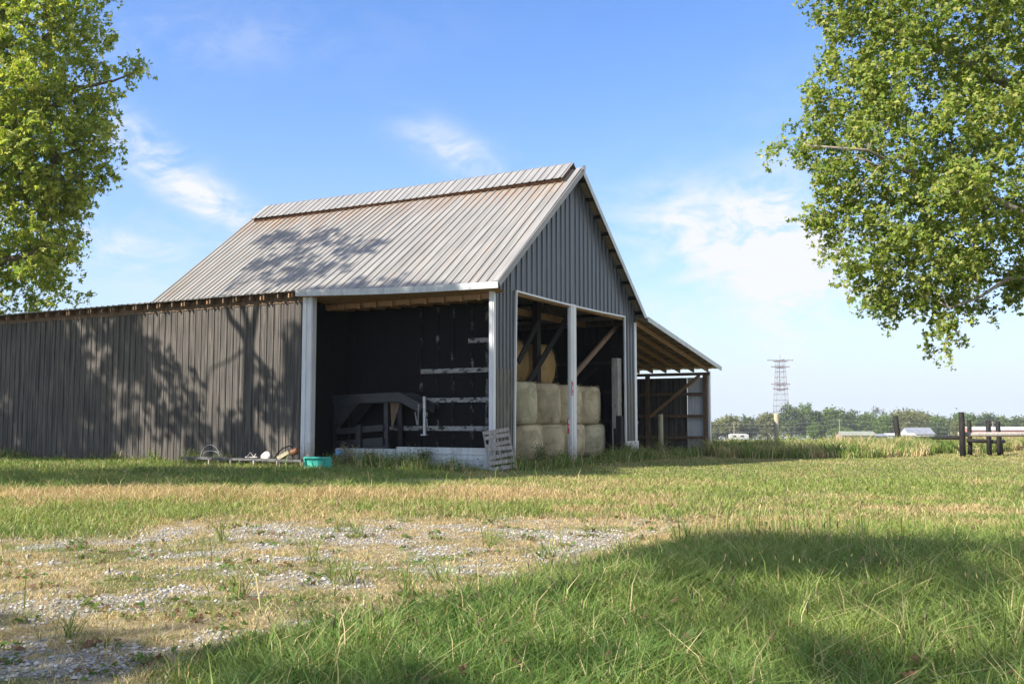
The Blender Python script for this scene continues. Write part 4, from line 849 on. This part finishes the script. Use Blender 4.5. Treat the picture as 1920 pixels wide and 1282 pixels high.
def inside_barn(X, Y):
    u, v = toUV(X, Y); return ((u > .0) & (u < 2*W_) & (v > -.05) & (v < L)) | ((u > -.95) & (u < 7) & (v > 6.2) & (v < WL)) | ((u > -.2) & (u <= 1) & (v > 0) & (v < 7))
def sample(nn_, y0, y1, pw, spread=.66):
    # more plants nearer the viewer, thinning with distance
    t = rng.random(nn_); k = 2-pw; Y = (y0**k+(y1**k-y0**k)*t)**(1/k); X = (rng.random(nn_)*2-1)*(spread*Y+1.0); return X, Y
X, Y = sample(640000, 4.2, 62, 1.6); k = ~inside_barn(X, Y); X, Y = X[k], Y[k]
dry, gv, hg, drive, verge = fields(X, Y)
cl_ = fbm(X/.22, Y/.22, 77, 2)                                 # tufts
keep = rng.random(len(X)) < np.clip((1-.6*gv)*(1-.22*drive)*(.35+1.3*cl_), 0, 1); X, Y, dry, hg, drive, verge, cl_ = [q_[keep] for q_ in (X, Y, dry, hg, drive, verge, cl_)]
lime = np.clip(fbm(X/2.2, Y/2.2, 51)*1.5-.2+.5*sstep(7, 16, Y)*(1-verge)-.2*verge+.25*(rng.random(len(X))-.5)-.5*sstep(-1, -4, X)*sstep(20.6, 23, Y), 0, 1)
c = gcol(dry+.02+.2*sstep(.45,.7,fbm(X/1.1, Y/2.3, 57))*sstep(12, 17, Y), rng.random(len(X)), lime); H = hg*(.45+.8*rng.random(len(X)))*(.6+.8*cl_)
V, F4, F3, cc = blades(X, Y, H, (.0046+.00042*Y)*(.7+.6*rng.random(len(X))), c, .75)
o = np_mesh('grass', V, [F4, F3], M['grassblade'], cc); tag(o, 'uneven grass, green on the verge and straw coloured along the drive', 'grass', kind='stuff')
# tall seed grasses
X, Y = sample(1900, 4.6, 24, 1.3); d_, g_, h_, dv, ve = fields(X, Y); k = (rng.random(len(X)) < .06+.6*ve+.2*sstep(17, 20, Y)) & ~inside_barn(X, Y)
ex = np.c_[3.6+rng.normal(0, .9, 150), 12.3+rng.normal(0, .5, 150)]; X = np.r_[X[k], ex[:, 0]]; Y = np.r_[Y[k], ex[:, 1]]; m_ = len(X)
H = .32+.26*rng.random(m_); H[-150:] += .08; cs = gcol(np.full(m_, .35), rng.random(m_), rng.random(m_)); Vl, Fl, F3l, Cl = [], [], [], []
V, F4, F3, cc = blades(X, Y, H, np.full(m_, .006)+.0004*Y, cs, .35); tips = V[4*m_:]
a = rng.random(m_)*6.3; dirs = np.c_[np.cos(a)*.35, np.sin(a)*.35, np.ones(m_)]; ln = .035+.045*rng.random(m_); sd = np.c_[np.cos(a), np.sin(a), np.zeros(m_)]*.0055; s2 = np.c_[-np.sin(a), np.cos(a), np.zeros(m_)]*.0055
mid = tips+dirs*(ln*.5)[:, None]; V2 = np.concatenate([tips-dirs*.01, mid+sd, mid+s2, mid-sd, mid-s2, tips+dirs*ln[:, None]]); i = np.arange(m_); b0 = len(V); FF = []
for k1, k2 in ((1, 2), (2, 3), (3, 4), (4, 1)): FF += [np.c_[i, i+k1*m_, i+k2*m_]+b0, np.c_[i+5*m_, i+k2*m_, i+k1*m_]+b0]
hc = np.tile(leafcol(m_, [(.34, .30, .14), (.28, .27, .10), (.20, .16, .10)]), (6, 1))
o = np_mesh('seed_grass', np.r_[V, V2], [F4, np.concatenate([F3]+FF)], M['grassblade'], np.r_[cc, hc]); tag(o, 'scattered tall seed head grasses above the turf', 'grass', kind='stuff')
# matted dead stems lying in the turf
X, Y = sample(60000, 4.4, 40, 1.6); k = ~inside_barn(X, Y) & (fbm(X/.5, Y/.5, 91) > .42); X, Y = X[k], Y[k]; m_ = len(X); H = (.03+.07*rng.random(m_))*(1+.6*(fields(X, Y)[4]))
c = leafcol(m_, [(.42, .34, .19), (.33, .25, .14), (.24, .19, .10), (.5, .43, .27)], .4); V, F4, F3, cc = blades(X, Y, H, .004+.0003*Y, c, 2.2)
o = np_mesh('dead_stems', V, [F4, F3], M['dryblade'], cc); tag(o, 'matted dead stems lying between the grass blades', 'straw', kind='stuff')
# arching bunch grass and broad leaved weeds in the verge
m_ = 420; X, Y = sample(m_, 4.4, 17, 1.25); ve = fields(X, Y)[4]; k = (rng.random(m_) < .12+.85*ve); X, Y = X[k], Y[k]; nb = 30; m_ = len(X)
hb = np.repeat(.26+.26*rng.random(m_), nb); Xb = np.repeat(X, nb)+rng.normal(0, .035, m_*nb); Yb = np.repeat(Y, nb)+rng.normal(0, .035, m_*nb); lm = np.repeat(rng.random(m_), nb)
V, F4, F3, cc = blades(Xb, Yb, hb*(.5+.6*rng.random(m_*nb)), .006+.004*rng.random(m_*nb), gcol(np.full(m_*nb, .12), rng.random(m_*nb), lm*.7+.3*rng.random(m_*nb)), .85)
o = np_mesh('bunch_grass', V, [F4, F3], M['grassblade'], cc); tag(o, 'arching tufts of bunch grass in the near verge', 'grass', kind='stuff')
m_ = 500; X, Y = sample(m_, 4.4, 18, 1.2); nb = 16; P = np.c_[np.repeat(X, nb)+rng.normal(0, .07, m_*nb), np.repeat(Y, nb)+rng.normal(0, .07, m_*nb), np.zeros(m_*nb)]; P[:, 2] = T(P[:, 0], P[:, 1])+np.repeat(.03+.14*fields(X, Y)[4], nb)*(.3+rng.random(m_*nb))
V, Fq, cc = stars(P, .045, (0, -.4, 1.6), leafcol(m_*nb, [(.10, .19, .04), (.15, .23, .06), (.20, .22, .07), (.24, .13, .09)], .4), 3); o = np_mesh('broadleaf_weeds', V, Fq, M['leaf'], cc); tag(o, 'low broad leaved weeds scattered through the grass', 'weeds', kind='stuff')
# gravel
X, Y = sample(130000, 4.4, 28, 1.5, .62); d_, g_, h_, dv, ve = fields(X, Y); k = (rng.random(len(X)) < g_*.9+.03*dv) & ~inside_barn(X, Y); X, Y = X[k], Y[k]; m_ = len(X)
r_ = (.006+.017*rng.random(m_)**2.5+.00025*Y)[:, None]; oc = np.array([(1, 0, 0), (0, 1, 0), (-1, 0, 0), (0, -1, 0), (0, 0, 1), (0, 0, -.5), (.62, .62, .6), (-.62, .62, .55), (-.62, -.62, .6), (.62, -.62, .5)])
ang = rng.random(m_)*6.3; ca_, sa_ = np.cos(ang), np.sin(ang); Vs = []
for p in oc:
    s_ = r_*(.75+.5*rng.random((m_, 1))); Vs.append(np.c_[X, Y, T(X, Y)+r_[:, 0]*.25]+np.c_[p[0]*ca_-p[1]*sa_*.75, p[0]*sa_+p[1]*ca_*.75, np.full(m_, p[2]*.65)]*s_)
tri = [(4, 6, 7), (4, 7, 8), (4, 8, 9), (4, 9, 6), (0, 1, 6), (1, 7, 6), (1, 2, 7), (2, 8, 7), (2, 3, 8), (3, 9, 8), (3, 0, 9), (0, 6, 9)]
i = np.arange(m_); Fg = np.concatenate([np.c_[i+a*m_, i+b_*m_, i+c_*m_] for a, b_, c_ in tri])
sm = bpy.data.materials.new('limestone_gravel'); sm.use_nodes = True; q = N(sm.node_tree); b = sm.node_tree.nodes['Principled BSDF']; q.put(b.inputs['Base Color'], q.new('ShaderNodeAttribute', attribute_name='Col').outputs[0]); b.inputs['Roughness'].default_value = .9
o = np_mesh('gravel', np.concatenate(Vs), Fg, sm, np.tile(leafcol(m_, [(.42, .41, .385), (.33, .325, .31), (.48, .465, .43), (.25, .245, .235)], .3), (10, 1))); tag(o, 'pale limestone gravel showing through the worn drive', 'gravel', kind='stuff')
# weeds along the foot of the barn and the tall field edge
def strip_pts(segs, per):
    out = []
    for (x0, y0, x1, y1, wv, dens) in segs:
        ln = math.hypot(x1-x0, y1-y0); k = int(ln*per*dens); t = rng.random(k); out.append(np.c_[x0+(x1-x0)*t+rng.normal(0, wv, k), y0+(y1-y0)*t+rng.normal(0, wv, k)])
    return np.concatenate(out)
A = lambda u, v: Wd(u, v)[:2]
P = strip_pts([(*A(-.5, 0), *A(-1.0, 6.2), .45, 1.2), (*A(-1.2, 6.6), *A(-1.2, 26), .12, .45), (*A(.2, -.6), *A(11.4, -.5), .35, 1.3), (*A(11.4, -.8), *A(20.6, -.6), .5, 1.3), (*A(9.8, -.5), *A(12.2, -.6), .4, 2.5)], 330)
P = P[~inside_barn(P[:, 0], P[:, 1])]; m_ = len(P); nz = fbm(P[:, 0]/.8, P[:, 1]/.8, 61)
H = (.18+.55*sstep(.35, .8, nz))*(.5+.7*rng.random(m_)); c = gcol(np.full(m_, .22), rng.random(m_), rng.random(m_)*.5)
V, F4, F3, cc = blades(P[:, 0], P[:, 1], H, .012+.012*rng.random(m_), c, .5)
i0 = rng.integers(0, m_, 9000); Lp = np.c_[P[i0, 0]+rng.normal(0, .07, 9000), P[i0, 1]+rng.normal(0, .07, 9000), T(P[i0, 0], P[i0, 1])+H[i0]*rng.random(9000)]
V2, F2, c2_ = stars(Lp, .06, (0, -.3, .6), leafcol(9000, [(.09, .13, .03), (.13, .15, .05), (.2, .19, .09)]), 2); 
o = np_mesh('weeds', np.r_[V, V2], [np.r_[F4, F2+len(V)], F3], M['grassblade'], np.r_[cc, c2_]); tag(o, 'rank weeds growing along the foot of the barn', 'weeds', kind='stuff')
m_ = 70000; X = rng.uniform(8.5, 46, m_); Y = 39.4+np.abs(rng.normal(0, 1, m_))*7+.9*np.maximum(X-14.5, 0)+3.4*(fbm(X/2.2, X*0, 81)-.3); uu, vv = toUV(X, Y); k = ~((uu < 21.4) & (vv > -1.2)); X, Y = X[k], Y[k]; m_ = len(X)
H = (.22+.95*fbm(X/1.1, Y/1.1, 83)**1.3)*(.45+.8*rng.random(m_)); c = gcol(.12+.6*sstep(.4, .65, fbm(X/1.4, Y/1.8, 85)), rng.random(m_), rng.random(m_))
V, F4, F3, cc = blades(X, Y, H, .025+.02*rng.random(m_), c, .45); o = np_mesh('tall_weeds', V, [F4, F3], M['grassblade'], cc); tag(o, 'bank of tall tan and green weeds at the edge of the far field', 'weeds', kind='stuff')
# single bushy weeds
def bush(u, v, h, wd, cols, label, nlf=900, seed=1):
    x, y, _ = Wd(u, v); z = Tz(x, y)-.02; root = empty('weed_plant', (x, y, z)); tag(root, label, 'weed', 'bushy weeds at the foot of the barn'); mb = MB(); tips = []
    for k in range(14):
        a = rng.random()*6.3; q_ = np.array([cos(a)*wd*rng.random()*.6, sin(a)*wd*rng.random()*.6, h*(.55+.45*rng.random())]); pts = limb(mb, (0, 0, 0), q_, .008, .003, .05, 4, .15); tips += pts[1:]
    mb.build('stems', M['barepost'], root); tips = np.array(tips); P = tips[rng.integers(0, len(tips), nlf)]+rng.normal(0, .07, (nlf, 3)); P[:, 2] = np.maximum(P[:, 2], .02)
    V, Fq, cc = stars(P, .045, (0, -.3, .6), leafcol(nlf, cols), 2); np_mesh('leaves', V, Fq, M['leaf'], cc, parent=root)
TN = [(.30, .27, .14), (.22, .21, .09), (.38, .33, .2)]; GN = [(.08, .13, .03), (.12, .16, .04)]
bush(-.75, 5.0, .75, .5, TN, 'tan bushy weed before the trailer rails in the open bay'); bush(-.5, 4.3, .6, .4, TN, 'lower tan weed right of the bushy one before the trailer'); bush(-.35, 2.3, .62, .45, GN, 'green weed against the pale skirt board'); bush(2.0, -.5, .8, .45, GN, 'leafy green weed climbing before the bottom bale by the pallet'); bush(9.2, -.5, .6, .4, GN, 'small green weed at the foot of the right hand bales'); bush(12.2, -.7, .8, .7, GN+[(.3, .3, .08)], 'wide green weed clump at the right corner of the barn')

# ------------------------------------------------------------------ air: thin even haze round the whole scene
mb = MB(); mb.box((-1120, -110, -32), (1120, 1560, 48)); hm = bpy.data.materials.new('thin_haze'); hm.use_nodes = True; nt = hm.node_tree; nt.nodes.remove(nt.nodes['Principled BSDF'])
pv = nt.nodes.new('ShaderNodeVolumePrincipled'); pv.inputs['Color'].default_value = (.86, .92, 1, 1); pv.inputs['Density'].default_value = .00017; nt.links.new(pv.outputs[0], nt.nodes['Material Output'].inputs['Volume'])
tag(mb.build('haze', hm), 'thin bluish summer haze softening the far tree line', 'haze', kind='stuff')
